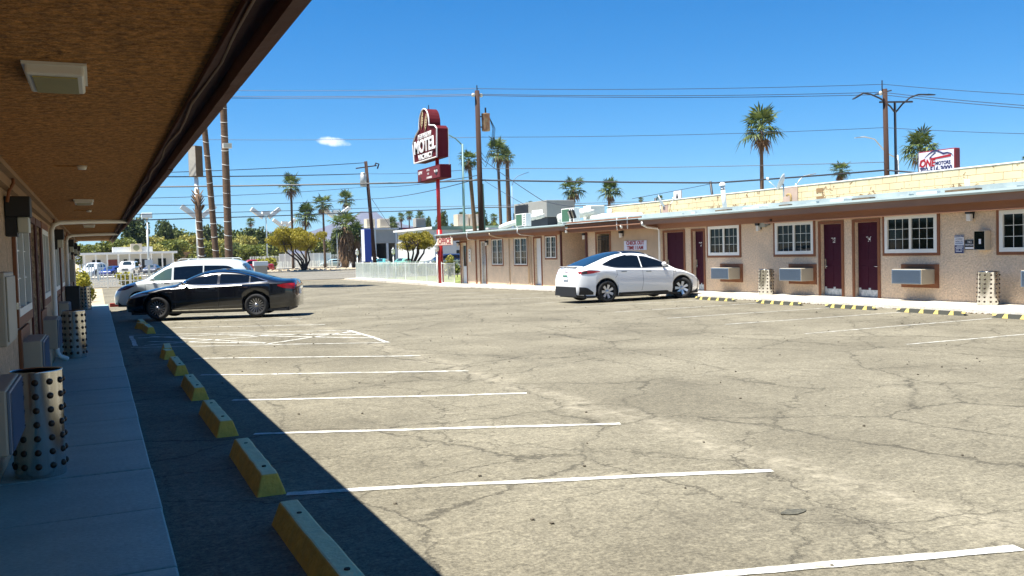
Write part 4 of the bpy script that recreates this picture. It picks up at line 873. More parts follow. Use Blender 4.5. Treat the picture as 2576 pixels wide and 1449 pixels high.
# local +x runs from nose to tail
def face(px, py, dx, dy): return math.atan2(dy, dx)
tail = math.atan2(-0.345, 0.94)
sed = Car('sedan', 'black sedan parked nose-in at the left walkway', 4.96,
          [(0, .60), (.06, .70), (.3, .81), (.8, .92), (1.3, 1.0), (1.45, 1.03), (1.9, 1.24), (2.35, 1.40), (2.8, 1.44), (3.2, 1.415), (3.7, 1.30), (4.2, 1.16), (4.5, 1.10), (4.85, 1.085), (4.93, 1.02), (4.96, .9)],
          [(0, .54), (.4, .74), (1.4, .93), (3.0, .965), (4.2, 1.0), (4.7, 1.0), (4.96, .85)], [(0, .60), (.08, .72), (.35, .86), (.9, .92), (2.5, .925), (4.0, .92), (4.6, .87), (4.88, .80), (4.96, .70)],
          (0.98, 3.82), 0.345, blk, (0.92, 28.96, 0), tail, 0.98)
sed.side('side_window', [(1.72, 1.01), (2.7, 1.01)], [(1.72, 1.06), (2.0, 1.22), (2.4, 1.34), (2.7, 1.365)], cglass); sed.side('side_window', [(2.78, 1.01), (3.62, 1.025)], [(2.78, 1.367), (3.2, 1.335), (3.62, 1.225)], cglass); sed.side('quarter_window', [(3.66, 1.027), (4.1, 1.045)], [(3.66, 1.212), (3.9, 1.13), (4.1, 1.055)], cglass)
sed.side('chrome_trim', [(1.6, 1.03), (2.0, 1.225), (2.4, 1.345), (2.75, 1.372), (3.2, 1.34), (3.66, 1.22), (3.9, 1.138), (4.16, 1.05)], [(1.6, 1.042), (2.0, 1.243), (2.4, 1.363), (2.75, 1.39), (3.2, 1.358), (3.66, 1.238), (3.9, 1.154), (4.16, 1.062)], chrome, .009, nx=30, nz_=1)
sed.side('chrome_trim', [(1.6, .985), (3.0, .99), (4.16, 1.03)], [(1.6, .999), (3.0, 1.004), (4.16, 1.046)], chrome, .008, nx=20, nz_=1)
sed.top('windscreen', 1.5, 2.3, .93, .90, wsglass); sed.top('rear_window', 3.3, 4.2, .88, .86, wsglass)
for x in (1.5, 2.74, 3.66): sed.vstrip('door_seam', [(x, .34 if x < 3 else .75), (x, .7 if x < 3 else .85), (x+.02, .98)], .008, seam_m)
sed.side('headlight', [(.16, .64), (.5, .70), (.75, .76)], [(.16, .70), (.5, .79), (.75, .785)], lens_w, .006); sed.side('tail_light', [(4.45, .90), (4.7, .82), (4.93, .80)], [(4.45, .93), (4.7, .97), (4.93, .97)], lens_r, .008)
box('tail_light_bar', (4.965, 4.975, -.6, .6, .86, .93), lens_r, sed.t); sed.plate(.62, sign_w); sed.mirror(1.78, 1.0, chrome); sed.handle(2.45, .86, chrome); sed.handle(3.4, .88, chrome); sed.wheels(.80, .23, 16, mat('rim_dark', (.35, .35, .36), .3, .9), spw=.03)
sed.side('badge', [(1.22, .79), (1.42, .795)], [(1.22, .812), (1.42, .817)], chrome, .006, nx=4, nz_=1)
sed.side('sill_trim', [(1.4, .25), (3.4, .25)], [(1.4, .275), (3.4, .275)], chrome, .008, nx=8, nz_=1)
box('bumper_grille', (-.012, -.002, -.5, .5, .3, .52), plast, sed.t)
van = Car('minivan', 'white minivan parked beyond the black sedan', 5.1,
          [(0, .66), (.06, .80), (.35, .97), (.8, 1.10), (1.1, 1.17), (1.5, 1.42), (1.95, 1.70), (2.3, 1.82), (3.0, 1.88), (4.2, 1.86), (4.65, 1.78), (4.82, 1.64), (5.0, 1.35), (5.06, 1.1), (5.1, .9)],
          [(0, .58), (.4, .84), (1.1, 1.06), (3.0, 1.10), (4.6, 1.13), (5.1, .85)], [(0, .66), (.08, .78), (.4, .92), (1.0, .98), (4.3, .985), (4.8, .95), (5.1, .84)], (0.98, 3.98), 0.345, pearl, (0.75, 37.2, gz(37)), tail, 0.98, roofw=.76)
van.side('side_window', [(1.38, 1.12), (2.2, 1.13)], [(1.38, 1.15), (1.7, 1.36), (2.0, 1.53), (2.2, 1.585)], mat('van_glass', (.06, .10, .09), .05, spec=.8)); van.side('side_window', [(2.28, 1.13), (3.35, 1.14)], [(2.28, 1.60), (2.8, 1.635), (3.35, 1.64)], cglass); van.side('side_window', [(3.4, 1.14), (4.7, 1.17)], [(3.4, 1.64), (4.2, 1.615), (4.5, 1.5), (4.7, 1.2)], cglass)
van.top('windscreen', 1.2, 2.1, .95, .9, wsglass); van.top('rear_window', 4.78, 4.98, .85, .85, wsglass, nx=6); van.mirror(1.55, 1.12, pearl)
for x in (1.25, 2.24, 3.37): van.vstrip('door_seam', [(x, .35), (x, 1.0)], .009, seam_m)
van.side('headlight', [(.14, .76), (.5, .80), (.85, .93)], [(.14, .84), (.5, .95), (.85, .96)], mat('headlamp_dark', (.10, .03, .03), .15), .006); box('bumper_grille', (-.012, -.002, -.55, .55, .34, .62), plast, van.t); van.side('tail_light', [(4.95, 1.0), (5.08, .95)], [(4.95, 1.5), (5.08, 1.1)], lens_r, .008, nx=6)
van.handle(1.95, .98, chrome); van.handle(2.5, 1.0, chrome); van.wheels(.84, .23, 7, spw=.07); van.plate(.75, sign_w)
for sd in (1, -1): MB().tube([(2.4, sd*.66, 1.86), (2.5, sd*.66, 1.905), (4.4, sd*.66, 1.895), (4.5, sd*.66, 1.83)], .015, 6).obj('roof_rail', pearl, van.t)
te = Car('crossover_car', 'white crossover with black windows parked at the right wing', 4.75,
         [(0, .58), (.05, .70), (.3, .84), (.7, .96), (1.05, 1.05), (1.4, 1.25), (1.85, 1.48), (2.3, 1.60), (2.7, 1.625), (3.1, 1.60), (3.6, 1.49), (4.1, 1.31), (4.45, 1.18), (4.62, 1.14), (4.69, 1.08), (4.75, .85)],
         [(0, .52), (.4, .76), (1.0, .96), (2.4, 1.03), (3.6, 1.08), (4.3, 1.10), (4.55, 1.08), (4.75, .78)], [(0, .62), (.08, .74), (.35, .88), (.8, .945), (2.5, .96), (3.9, .955), (4.4, .90), (4.66, .82), (4.75, .74)],
         (0.87, 3.76), 0.352, wht, (18.45, 25.75, gz(25)), math.pi, 1.0, roofw=.66)
te.side('side_window', [(1.35, 1.07), (2.3, 1.08), (2.42, 1.08)], [(1.35, 1.11), (1.7, 1.32), (2.1, 1.46), (2.42, 1.505)], cglass); te.side('side_window', [(2.46, 1.085), (3.4, 1.12), (3.85, 1.21)], [(2.46, 1.508), (2.8, 1.505), (3.3, 1.42), (3.85, 1.23)], cglass)
te.side('window_trim', [(1.3, 1.045), (2.4, 1.06), (3.4, 1.095), (3.92, 1.20)], [(1.3, 1.06), (2.4, 1.075), (3.4, 1.112), (3.92, 1.22)], plast, .008, nx=20, nz_=1)
te.top('windscreen', 1.1, 2.0, .95, .92, wsglass); te.top('rear_window', 3.0, 4.45, .88, .84, mat('glass_blue', (.012, .03, .055), .04, spec=.9)); te.top('roof_glass', 2.08, 2.96, .92, .9, cglass)
te.mirror(1.62, 1.10, wht)
for x, b in ((1.25, 0), (2.44, 0), (3.42, .45)): te.vstrip('door_seam', [(x+.04, .33+b), (x-.02, .6+b*.6), (x, 1.03)], .008, seam_m)
te.handle(2.12, .93, mat('handle_grey', (.2, .22, .22), .3), .2); te.handle(3.05, .955, MATS['handle_grey'], .2)
te.side('tail_light', [(4.02, .985), (4.4, .93), (4.72, .92)], [(4.02, 1.0), (4.4, 1.04), (4.72, 1.00)], lens_r, .008); te.side('tail_lens', [(4.46, .945), (4.72, .93)], [(4.46, 1.02), (4.72, .99)], plast, .011, nx=6)
te.side('fender_camera', [(1.14, .90), (1.28, .91)], [(1.14, .935), (1.28, .915)], plast, .007, nx=5, nz_=1)
te.side('sill', [(1.28, .215), (3.34, .215)], [(1.28, .30), (3.34, .30)], plast, .008, nx=8, nz_=2)
for c in te.wh:          # black arch lips
    for sd in (1, -1):
        MB().tube([(c+te.R*1.01*math.cos(a), sd*(te.ysurf(c+te.R*math.cos(a)*.98, te.r+te.R*1.02*math.sin(a))-.008), te.r+te.R*1.01*math.sin(a)) for a in np.linspace(.05, math.pi-.05, 18)], .022, 6).obj('arch_lip', plast, te.t, True)
MB().prism([(-.72, .22), (.72, .22), (.66, .52), (-.66, .52)], .03, Matrix.Translation((4.755, 0, 0)) @ Matrix(((0, 0, 1, 0), (1, 0, 0, 0), (0, 1, 0, 0), (0, 0, 0, 1)))).obj('rear_bumper', plast, te.t)
te.side('rear_bumper_corner', [(4.25, .27), (4.7, .27)], [(4.25, .34), (4.5, .5), (4.7, .52)], plast, .007, nx=8)
te.plate(.74, sign_w); box('plate_top', (4.776, 4.779, -.15, .15, .84, .895), mat('plate_green', (.04, .22, .13), .5), te.t)
MB().box(4.52, 4.69, -.52, .52, 1.150, 1.166).obj('spoiler', wht, te.t); te.side('headlight', [(.14, .68), (.5, .74), (.8, .84)], [(.14, .72), (.5, .81), (.8, .85)], lens_w, .006)
te.wheels(.835, .25, 7, mat('rim_silver', (.62, .64, .68), .3, .6), steer=R_(-28), spw=.08)
# emblem on the tailgate
MB().prism([(-.045, .03), (-.05, .05), (.05, .05), (.045, .03), (.012, .03), (0, -.06), (-.012, .03)], .006, Matrix.Translation((4.745, 0, 1.0)) @ Matrix(((0, 0, 1, 0), (1, 0, 0, 0), (0, 1, 0, 0), (0, 0, 0, 1)))).obj('emblem', plast, te.t)
# ------------------------------------------------------------ motel sign
sg_m = mat('sign_maroon', (0.10, 0.007, 0.013), 0.8, var=.35, vs=2.5, spec=.15); pole_red = mat('pole_red', (0.42, 0.012, 0.012), 0.4, var=.2, vs=2); neon = mat('neon_tube', (.72, .70, .68), .4); gold = mat('feather_gold', (.62, .50, .28), .5)
SG = empty('motel_sign', (19.35, 52.8, gz(52)), 0, 'maroon motel pole sign with white letters and feather emblem', 'sign')
SX = 19.0; so = Vector((19.35, 52.8, gz(52)))
def sp(y, z, x=SX): return Vector((x, y, z))-so
P = [(-2.1, 7.55), (2.15, 7.55), (2.3, 9.25), (1.9, 9.48), (.95, 9.62)]+[(.95*math.cos(a), 9.75+1.0*math.sin(a)) for a in np.linspace(.05, math.pi-.05, 14)]+[(-.95, 9.62), (-1.7, 9.3), (-2.2, 8.95), (-2.3, 8.8)]
Yc = 54.05; Fm = Matrix.Translation(sp(Yc, 0)) @ FACE_L
MB().prism(P, -.72, Fm).obj('cabinet', sg_m, SG)
MB().tube([Fm @ Vector((u, v, .03)) for u, v in P+[P[0]]], .045, 6).obj('border', neon, SG)
MB().cyl((0, 0, 0), (-.02, 0, 3.4), .17, n=16).obj('pole', pole_red, SG, True); MB().cyl((-.02, 0, 3.4), (-.03, 0, 7.9), .12, n=14).obj('pole_upper', pole_red, SG, True)
text('lettering', 'A FEATHERS INN', .42, sp(Yc, 9.10, SX-.03), neon, SG, w=2.5, bold=.006, ext=.02); text('lettering', 'MOTEL', 1.12, sp(Yc-.02, 8.45, SX-.05), neon, SG, w=3.95, bold=.028, ext=.03); text('lettering', 'VACANCY', .46, sp(Yc-.1, 7.80, SX-.04), neon, SG, w=2.7, bold=.012, ext=.02)
for s_, dz in ((-.32, .1), (.36, -.12)):           # two feathers
    M_ = Fm @ Matrix.Translation((s_, 9.95+dz, .04)) @ Matrix.Rotation(R_(-18), 4, 'Z')
    MB().prism([(0, -.55), (.05, -.4), (.17, -.2), (.2, .15), (.1, .45), (0, .58), (-.1, .4), (-.16, .1), (-.13, -.25), (-.04, -.42)], .02, M_).obj('feather', gold, SG); MB().prism([(-.015, -.5), (.015, -.5), (.01, .5), (-.01, .5)], .012, M_ @ Matrix.Translation((0, 0, .022))).obj('feather_quill', sg_m, SG)
    for q in range(4): MB().prism([(0, -.25+q*.17), (.16, -.18+q*.16), (.16, -.15+q*.16), (0, -.22+q*.17)], .01, M_ @ Matrix.Translation((0, 0, .0215))).obj('feather_barb', sg_m, SG)
LB = Matrix.Translation(sp(53.55, 6.25)) @ FACE_L
bevel(MB().box(0, .72, -2.1, 2.1, 0, .82).obj('lower_cabinet', sg_m, SG, False, Matrix.Translation(sp(53.55, 6.25))), .02); MB().box(-.012, -.001, -2.02, 2.02, .06, .76).obj('panel_face', mat('panel_red', (.15, .008, .015), .7, var=.2), SG, False, Matrix.Translation(sp(53.55, 6.25)))
lf = SX-.02
text('lettering', 'ESPN', .26, sp(55.1, 6.83, lf), neon, SG, w=.75, bold=.008, ital=.2); text('lettering', 'OVER', .17, sp(53.6, 6.88, lf), neon, SG, w=.5); text('lettering', '150', .17, sp(53.6, 6.66, lf), neon, SG, w=.32); text('lettering', 'CHANNELS', .17, sp(53.4, 6.42, lf), neon, SG, w=1.0, bold=.005)
MB().cyl(sp(52.1, 6.68, SX-.012), sp(52.1, 6.68, SX-.03), .2, n=20).obj('badge', black_m, SG); text('lettering', 'Wi', .22, sp(52.3, 6.7, SX-.035), neon, SG, w=.28, bold=.006); text('lettering', 'Fi', .2, sp(51.95, 6.7, SX-.035), neon, SG, w=.22, bold=.006); MB().cyl(sp(55.1, 6.45, SX-.012), sp(55.1, 6.45, SX-.03), .17, n=18).obj('badge', mat('badge_dark', (.05, .01, .012), .6), SG)
MB().tube([sp(51.2, 7.0, 19.5), sp(51.2, 9.2, 19.5)], .02, 6).obj('conduit', galv, SG); MB().tube([sp(54, 10.7, 19.3), sp(54, 11.0, 19.3)], .03, 6).obj('lifting_eye', steel_dk, SG)
# ------------------------------------------------------------ office yard: fence, lanterns, lawn
fence_m = mat('fence_white', (.84, .86, .80), .5, var=.12, vs=2)
lawn_m = mat('lawn', (.16, .22, .04), .95, var=.5, vs=1.5, bump=.6, bs=25, col2=(.30, .26, .10))
o = MB().add([(19.55, 52.5, gz(52)+.03), (33, 52.5, gz(52)+.03), (33, 72.8, -.22), (19.55, 72.8, -.22)], [(0, 1, 2, 3)]).obj('lawn', lawn_m); struct(o)
struct(MB().box(18.6, 19.5, 50.5, 74, -.4, -.16).obj('kerb', concrete))
def fence(a, b, h, label, n_post, dp=.105, pr=.008, post_r=.025, base=.06, kind=None, group='white metal fences', mt=None, arrows=False):
    mt = mt or fence_m; a = Vector(a); b = Vector(b); L = (b-a).length; ang = math.atan2(b.y-a.y, b.x-a.x); t = empty('metal_fence', a, ang, label, 'fence', group)
    for z in (base, h-.05): MB().box(0, L, -.014, .014, z, z+.035).obj('rail', mt, t)
    for i in range(n_post+1): MB().box(L*i/n_post-post_r, L*i/n_post+post_r, -post_r, post_r, -.1, h+.06).obj('post', mt, t)
    n = int(L/dp)
    if kind:
        m_ = MB()
        for i in range(1, n): m_.box(i*dp-pr, i*dp+pr, -pr, pr, base-.03, h+(.12 if arrows else -.02))
        m_.obj('picket', mt, t)['kind'] = 'stuff'
    else:
        p0 = None
        for i in range(1, n):
            if p0 is None: p0 = MB().box(-pr, pr, -pr, pr, base+.036, h-.051).obj('picket', mt, t); p = p0
            else: p = p0.copy(); COL.objects.link(p)
            p.location.x = i*dp
    return t
fence((19.25, 53.0, -.20), (19.35, 73.0, -.22), 1.32, 'low white picket fence along the lot beside the motel sign pole', 9, dp=.15, pr=.013)
fence((19.5, 73.1, -.22), (30.5, 73.1, -.22), 1.30, 'white picket fence along the street behind the office lawn', 5, dp=.14, pr=.014)
t = fence((19.4, 50.6, -.2), (19.3, 52.5, -.2), 1.3, 'white gate between the office corner and the sign pole', 1, dp=.16, pr=.012)
def lantern_post(x, y, h, label, z0=None):
    t = empty('lamp_post', (x, y, gz(y) if z0 is None else z0), 0, label, 'lamp post', 'white lantern posts by the office yard')
    MB().cyl((0, 0, 0), (0, 0, h), .055, .04, 10).obj('post', fence_m, t, True); MB().lathe([(.03, h), (.12, h+.05), (.15, h+.2), (.12, h+.36), (.16, h+.38), (.03, h+.5), (.001, h+.62)], 12).obj('lantern', white_p, t, True); MB().tube([(0, -.2, h-.3), (0, .2, h-.3)], .02, 6).obj('cross_arm', fence_m, t)
lantern_post(19.1, 52.75, 2.05, 'white lantern post at the near end of the picket fence'); p = at(990, 660, 70); lantern_post(p.x, 70, 1.95, 'white lantern post in the middle of the office yard'); p = at(904, 660, 73); lantern_post(p.x, 73.6, 1.95, 'white lantern post at the street corner of the fence')
# ------------------------------------------------------------ foliage
def leaf_mat(name, c1, c2, rough=.6, tr=.25):
    M = bpy.data.materials.new(name); M.use_nodes = True; t = M.node_tree; p = t.nodes['Principled BSDF']; p.inputs['Roughness'].default_value = rough; p.inputs['Specular IOR Level'].default_value = .35
    g = t.nodes.new('ShaderNodeNewGeometry'); c = ramp(t, g.outputs['Random Per Island'], .1, c1, .9, c2); t.links.new(c, p.inputs['Base Color'])
    d = t.nodes.new('ShaderNodeBsdfTranslucent'); t.links.new(c, d.inputs['Color']); mx_ = t.nodes.new('ShaderNodeMixShader'); mx_.inputs[0].default_value = tr
    t.links.new(p.outputs[0], mx_.inputs[1]); t.links.new(d.outputs[0], mx_.inputs[2]); t.links.new(mx_.outputs[0], t.nodes['Material Output'].inputs['Surface']); return M
palm_m = leaf_mat('palm_frond', (.025, .055, .012), (.13, .165, .035)); dead_m = leaf_mat('palm_dead', (.10, .055, .025), (.26, .16, .08), tr=.1)
trunk_m = mat('palm_trunk', (.16, .10, .06), .95, var=.6, vs=3, bump=1.0, bs=8, stretch=(1, 1, 5)); bark_m = mat('bark', (.10, .07, .045), .95, var=.5, vs=5, bump=.6, bs=12); barkd = mat('bark_dark', (.035, .022, .016), .95, var=.4, vs=6)
rnd = random.Random(3)
def fan(mb, base, d, up, R, n=15, droop=.35):
    """one fan frond: stalk then a folded fan of blades"""
    d = Vector(d).normalized(); side = d.cross(Vector(up)).normalized(); nrm = side.cross(d); base = Vector(base); tip = base+d*R*.6+Vector((0, 0, -droop*R*.12))
    mb.tube([base, tip], [.03*R, .016*R], 4, False)
    for i in range(n):
        a = R_(-112+224*i/(n-1)); dv = d*math.cos(a)+side*math.sin(a); L = R*(.58+.22*math.cos(a))*rnd.uniform(.75, 1.15)
        m1 = tip+dv*L*.55+nrm*.03*R; e = tip+dv*L+Vector((0, 0, -droop*L*rnd.uniform(.5, 1.1))); w = side*math.cos(a)-d*math.sin(a); h = .055*R
        mb.add([tip, m1-w*h, e, m1+w*h], [(0, 1, 2, 3)])
def crown_mesh(seed, n=25, R=2.0, low=-32, dead=7):
    rnd.seed(seed); mb = MB(); md = MB()
    for i in range(n):
        az = i*2.39996+rnd.uniform(-.3, .3); el = R_(low+(70-low)*((i+.5)/n)**1.0+rnd.uniform(-9, 9)); d = (math.cos(az)*math.cos(el), math.sin(az)*math.cos(el), math.sin(el))
        fan(mb, (d[0]*.1, d[1]*.1, .1+.35*i/n), d, (0, 0, 1), R*rnd.uniform(.75, 1.2), 13, .12+.38*(1-i/n))
    for i in range(dead):
        az = rnd.uniform(0, 6.28); el = R_(rnd.uniform(-80, -45)); d = (math.cos(az)*math.cos(el), math.sin(az)*math.cos(el), math.sin(el)); fan(md, (d[0]*.15, d[1]*.15, -.1), d, (math.cos(az), math.sin(az), .3), R*.8, 9, .5)
    return mb.mesh('crown', palm_m), (md.mesh('dead_fronds', dead_m) if dead else None)
CROWNS = [crown_mesh(1), crown_mesh(2, 22, 2.05, -38, 8), crown_mesh(5, 28, 2.0, -26, 5)]
rnd.seed(44); _sk = MB()
for i in range(130):
    az = rnd.uniform(0, 6.28); z = -rnd.uniform(.2, 4.2); r0 = .35; fan(_sk, (r0*math.cos(az)*.6, r0*math.sin(az)*.6, z+.5), (math.cos(az)*.55, math.sin(az)*.55, -.8), (math.cos(az), math.sin(az), .2), 1.25, 7, .5)
SKIRT = _sk.mesh('frond_skirt', dead_m)
def palm(px, py, Y, rpx, label, ground=None, tr=None, lean=None, var=0, skirt=False, group='fan palms', rings=False, mid=None):
    c = at(px, py, Y); Z = (CR.T @ (np.array(c)-np.array((0, 0, EYE))))[2]; R = rpx/FOC*Z/1.75; z0 = gz(Y) if ground is None else ground
    bx = at(lean[0], lean[1], Y) if lean else c; base = Vector((bx.x, Y, z0-.2))
    t = empty('palm_tree', (base.x, base.y, z0), 0, label, 'palm tree', group); h = c.z-z0; tr = tr or max(.17, .125*R)
    P = []; Rr = []; n = max(5, min(16, int(h/1.0)))
    for i in range(n+1):
        f = i/n; p = Vector((0, 0, -.2)).lerp(Vector((c.x-base.x, 0, h)), f); p.x += (mid or 0)*math.sin(f*math.pi)
        P.append(p); Rr.append(tr*(1.25-.35*f)*(1+rnd.uniform(-.05, .05)))
    MB().tube(P, Rr, 10).obj('trunk', trunk_m, t, True)
    cm, dm = CROWNS[var % 3]; Mx = Matrix.Translation((c.x-base.x, 0, h)) @ Matrix.Rotation(rnd.uniform(0, 6), 4, 'Z') @ Matrix.Scale(R/1.9*1.3, 4)
    link('crown', cm, t, Mx)
    if dm: link('dead_fronds', dm, t, Mx)
    if skirt: link('frond_skirt', SKIRT, t, Mx)
    if rings:
        r0 = None
        for i in range(1, int(h/.85)):
            f = i*.85/h; p = Vector((0, 0, 0)).lerp(Vector((c.x-base.x, 0, h)), f); p.x += (mid or 0)*math.sin(f*math.pi)
            if r0 is None: r0 = MB().tube([(tr*1.18*math.cos(a), tr*1.18*math.sin(a), .06*math.sin(a)) for a in np.linspace(0, 6.283, 17)], .018, 5, False).obj('light_ring', white_p, t); o = r0
            else: o = r0.copy(); COL.objects.link(o)
            o.matrix_local = Matrix.Translation(p) @ Matrix.Rotation(R_(rnd.uniform(-14, 14)), 4, 'Y') @ Matrix.Scale(1.0-.2*f, 4)
    return t
palm(545, -90, 57, 95, 'tallest palm trunk wrapped in light rings with a floodlight on it', None, .195, (577, 690), 0, group='ringed palms beside the lot', rings=True, mid=.05)
palm(472, -50, 60, 95, 'curving palm trunk wrapped in light rings, middle of the three', None, .17, (549, 690), 1, group='ringed palms beside the lot', rings=True, mid=.12)
stub = at(497, 488, 62); b_ = at(513, 690, 62)
t = empty('bare_palm', (b_.x, 62, gz(62)), 0, 'short crownless palm trunk wrapped in light rings', 'palm trunk'); h = stub.z-gz(62); MB().tube([(0, 0, -.2), ((stub.x-b_.x)*.6, 0, h*.5), (stub.x-b_.x, 0, h*.85), (stub.x-b_.x, 0, h)], [.2, .18, .22, .14], 10).obj('trunk', trunk_m, t, True)
rnd.seed(8); mb = MB()
for i in range(30):
    az = rnd.uniform(0, 6.28); z = h*rnd.uniform(.78, 1.02); x = stub.x-b_.x; mb.tube([(x+.2*math.cos(az), .2*math.sin(az), z), (x+.42*math.cos(az), .42*math.sin(az), z+.3)], [.05, .02], 4)
mb.obj('cut_stalks', dead_m, t)['kind'] = 'stuff'
for i in range(1, 9): MB().tube([((stub.x-b_.x)*i*.09+.22*math.cos(a), .22*math.sin(a), i*h*.09+.07*math.sin(a)) for a in np.linspace(0, 6.283, 15)], .018, 5, False).obj('light_ring', white_p, t)
p = at(569, 367, 56.6); t = empty('flood_light', p, 0, 'small white floodlight fixed to the tallest palm trunk', 'floodlight'); box('lamp_head', (-.2, .3, -.25, .1, -.14, .14), white_v, t); box('lens', (-.18, .28, -.258, -.252, -.12, .12), lampglass, t)
for a in [(732, 470, 140, 33, 'tall fan palm left of the yellow tree crown', 0, (737, 650), 0), (812, 515, 150, 30, 'fan palm behind the yellow tree, middle of three', 1, (818, 660), 0), (768, 545, 138, 34, 'dark dense palm behind the yellow tree', 2, (770, 660), 0), (871, 505, 152, 26, 'fan palm above the shaggy palms', 0, (872, 660), 0), (631, 560, 235, 14, 'small distant palm right of the ringed trunks', 1, None, 0),
          (1180, 405, 74, 31, 'leaning palm with brown skirt beside the wooden pole', 1, (1202, 600), 0), (1252, 385, 96, 37, 'tall twin palm right of the wooden pole, left one', 0, (1263, 600), 0), (1274, 396, 104, 26, 'tall twin palm right of the wooden pole, right one', 2, (1279, 600), 0), (1441, 478, 84, 37, 'fan palm above the office condensers', 1, (1443, 600), 0), (1533, 482, 84, 33, 'fan palm left of the first dish', 2, (1530, 600), 0),
          (1915, 330, 66, 60, 'large solitary palm above the motel roof', 0, (1918, 600), 0), (2116, 432, 62, 30, 'palm top peeking over the parapet', 1, None, 0), (2318, 378, 52, 52, 'palm behind the car dealer sign', 2, (2300, 600), 0), (2580, 402, 60, 12, 'palm tip at the right edge above the parapet', 1, None, 0),
          (985, 566, 190, 20, 'distant bushy palm beside the leaning pole', 2, None, 0), (1009, 548, 215, 13, 'distant palm, left of three over the shops', 0, None, 0), (1029, 542, 215, 14, 'distant palm, middle of three over the shops', 1, None, 0), (1056, 545, 210, 15, 'distant palm, right of three over the shops', 2, None, 0), (1163, 548, 200, 15, 'distant palm left of the grey light pole', 0, None, 0), (1243, 548, 200, 13, 'distant palm between the twin palms and the pole', 1, None, 0), (1297, 548, 205, 12, 'distant palm over the left condenser', 2, None, 0), (1660, 503, 150, 12, 'tiny palm top left of the shrine sign', 0, None, 0), (1612, 503, 150, 9, 'tiniest palm top behind the parapet', 1, None, 0), (1335, 520, 120, 16, 'palm tip behind the grey roof unit', 1, None, 0)]:
    palm(a[0], a[1], a[2], a[3], a[4], None, None, a[6], a[5])
palm(868, 572, 126, 46, 'shaggy low fan palm with brown frond skirt by the street', None, .45, (868, 672), 1, True); palm(893, 592, 128, 34, 'second shaggy palm close behind, by the blue pylon', None, .4, (893, 672), 2, True)
# broadleaf crowns
def leafy(seed, n, ax, ay, az, size, lob=7, narrow=1.0, upb=0.0, kr=(.32, .55), qm=.68):
    r = random.Random(seed); C = []; mb = MB()
    for i in range(lob):
        a = r.uniform(0, 6.28); q = r.uniform(.2, qm); C.append((Vector((math.cos(a)*q*ax, math.sin(a)*q*ay, r.uniform(-.45, .55)*az)), r.uniform(*kr)))
    C.append((Vector((0, 0, .25*az)), kr[1]*1.1))
    for i in range(n):
        c, k = C[r.randrange(len(C))]; u = Vector((r.gauss(0, 1), r.gauss(0, 1), r.gauss(0, 1))).normalized()*(r.random()**.28); p = c+Vector((u.x*ax, u.y*ay, u.z*az))*k
        d = Vector((r.gauss(0, 1), r.gauss(0, 1), r.gauss(0, .7)+upb)).normalized(); s = d.cross(Vector((r.gauss(0, 1), r.gauss(0, 1), r.gauss(0, 1)))).normalized(); L = size*r.uniform(.6, 1.4); w = L*.5*narrow
        mb.add([p-d*L*.5, p+s*w, p+d*L*.5, p-s*w], [(0, 1, 2, 3)])
    return mb, C
green = [leaf_mat('leaf_green', (.05, .08, .016), (.26, .28, .05)), leaf_mat('leaf_olive', (.18, .18, .035), (.40, .36, .08)), leaf_mat('leaf_dark', (.025, .05, .014), (.12, .15, .035))]
pv_m = leaf_mat('leaf_paloverde', (.20, .165, .012), (.42, .36, .04), tr=.35); bush_m = leaf_mat('leaf_bush', (.22, .22, .02), (.42, .38, .06), tr=.3)
TC = []
for i, (ax, az, lob, mt) in enumerate(((1.0, .85, 8, 0), (1.15, .75, 9, 1), (.75, 1.15, 8, 2), (1.0, .8, 10, 1), (.9, 1.0, 8, 0))):
    mb, C = leafy(20+i, 4200, ax, ax, az, .105, lob+6); TC.append((mb.mesh('crown', green[mt]), C))
def tree(px, ptop, Y, wpx, label, k, group='trees behind the car lot', hpx=None, ground=-.25):
    p = at(px, ptop-10, Y); sc = FOC/((CR.T @ (np.array(p)-np.array((0, 0, EYE))))[2]); W_ = wpx/sc/2; top = p.z; hz = (hpx/sc/2) if hpx else W_*.85
    t = empty('broadleaf_tree', (p.x, Y, ground), 0, label, 'tree', group); me, C = TC[k]; cz = top-ground-hz
    link('crown', me, t, Matrix.Translation((0, 0, cz)) @ Matrix.Rotation(rnd.uniform(0, 6), 4, 'Z') @ Matrix.Diagonal((W_, W_, hz, 1)))
    mb = MB(); mb.tube([(0, 0, -.2), (rnd.uniform(-.2, .2), 0, cz*.5), (0, 0, cz)], [.06*W_+.1, .05*W_+.08, .03*W_], 8)
    for c, q in C[:5]: mb.tube([(0, 0, max(.3, cz-hz*.8)), (c.x*W_*.8, c.y*W_*.8, cz+c.z*hz*.8)], [.03*W_+.05, .015*W_+.02], 6)
    mb.obj('trunk', bark_m, t, True)
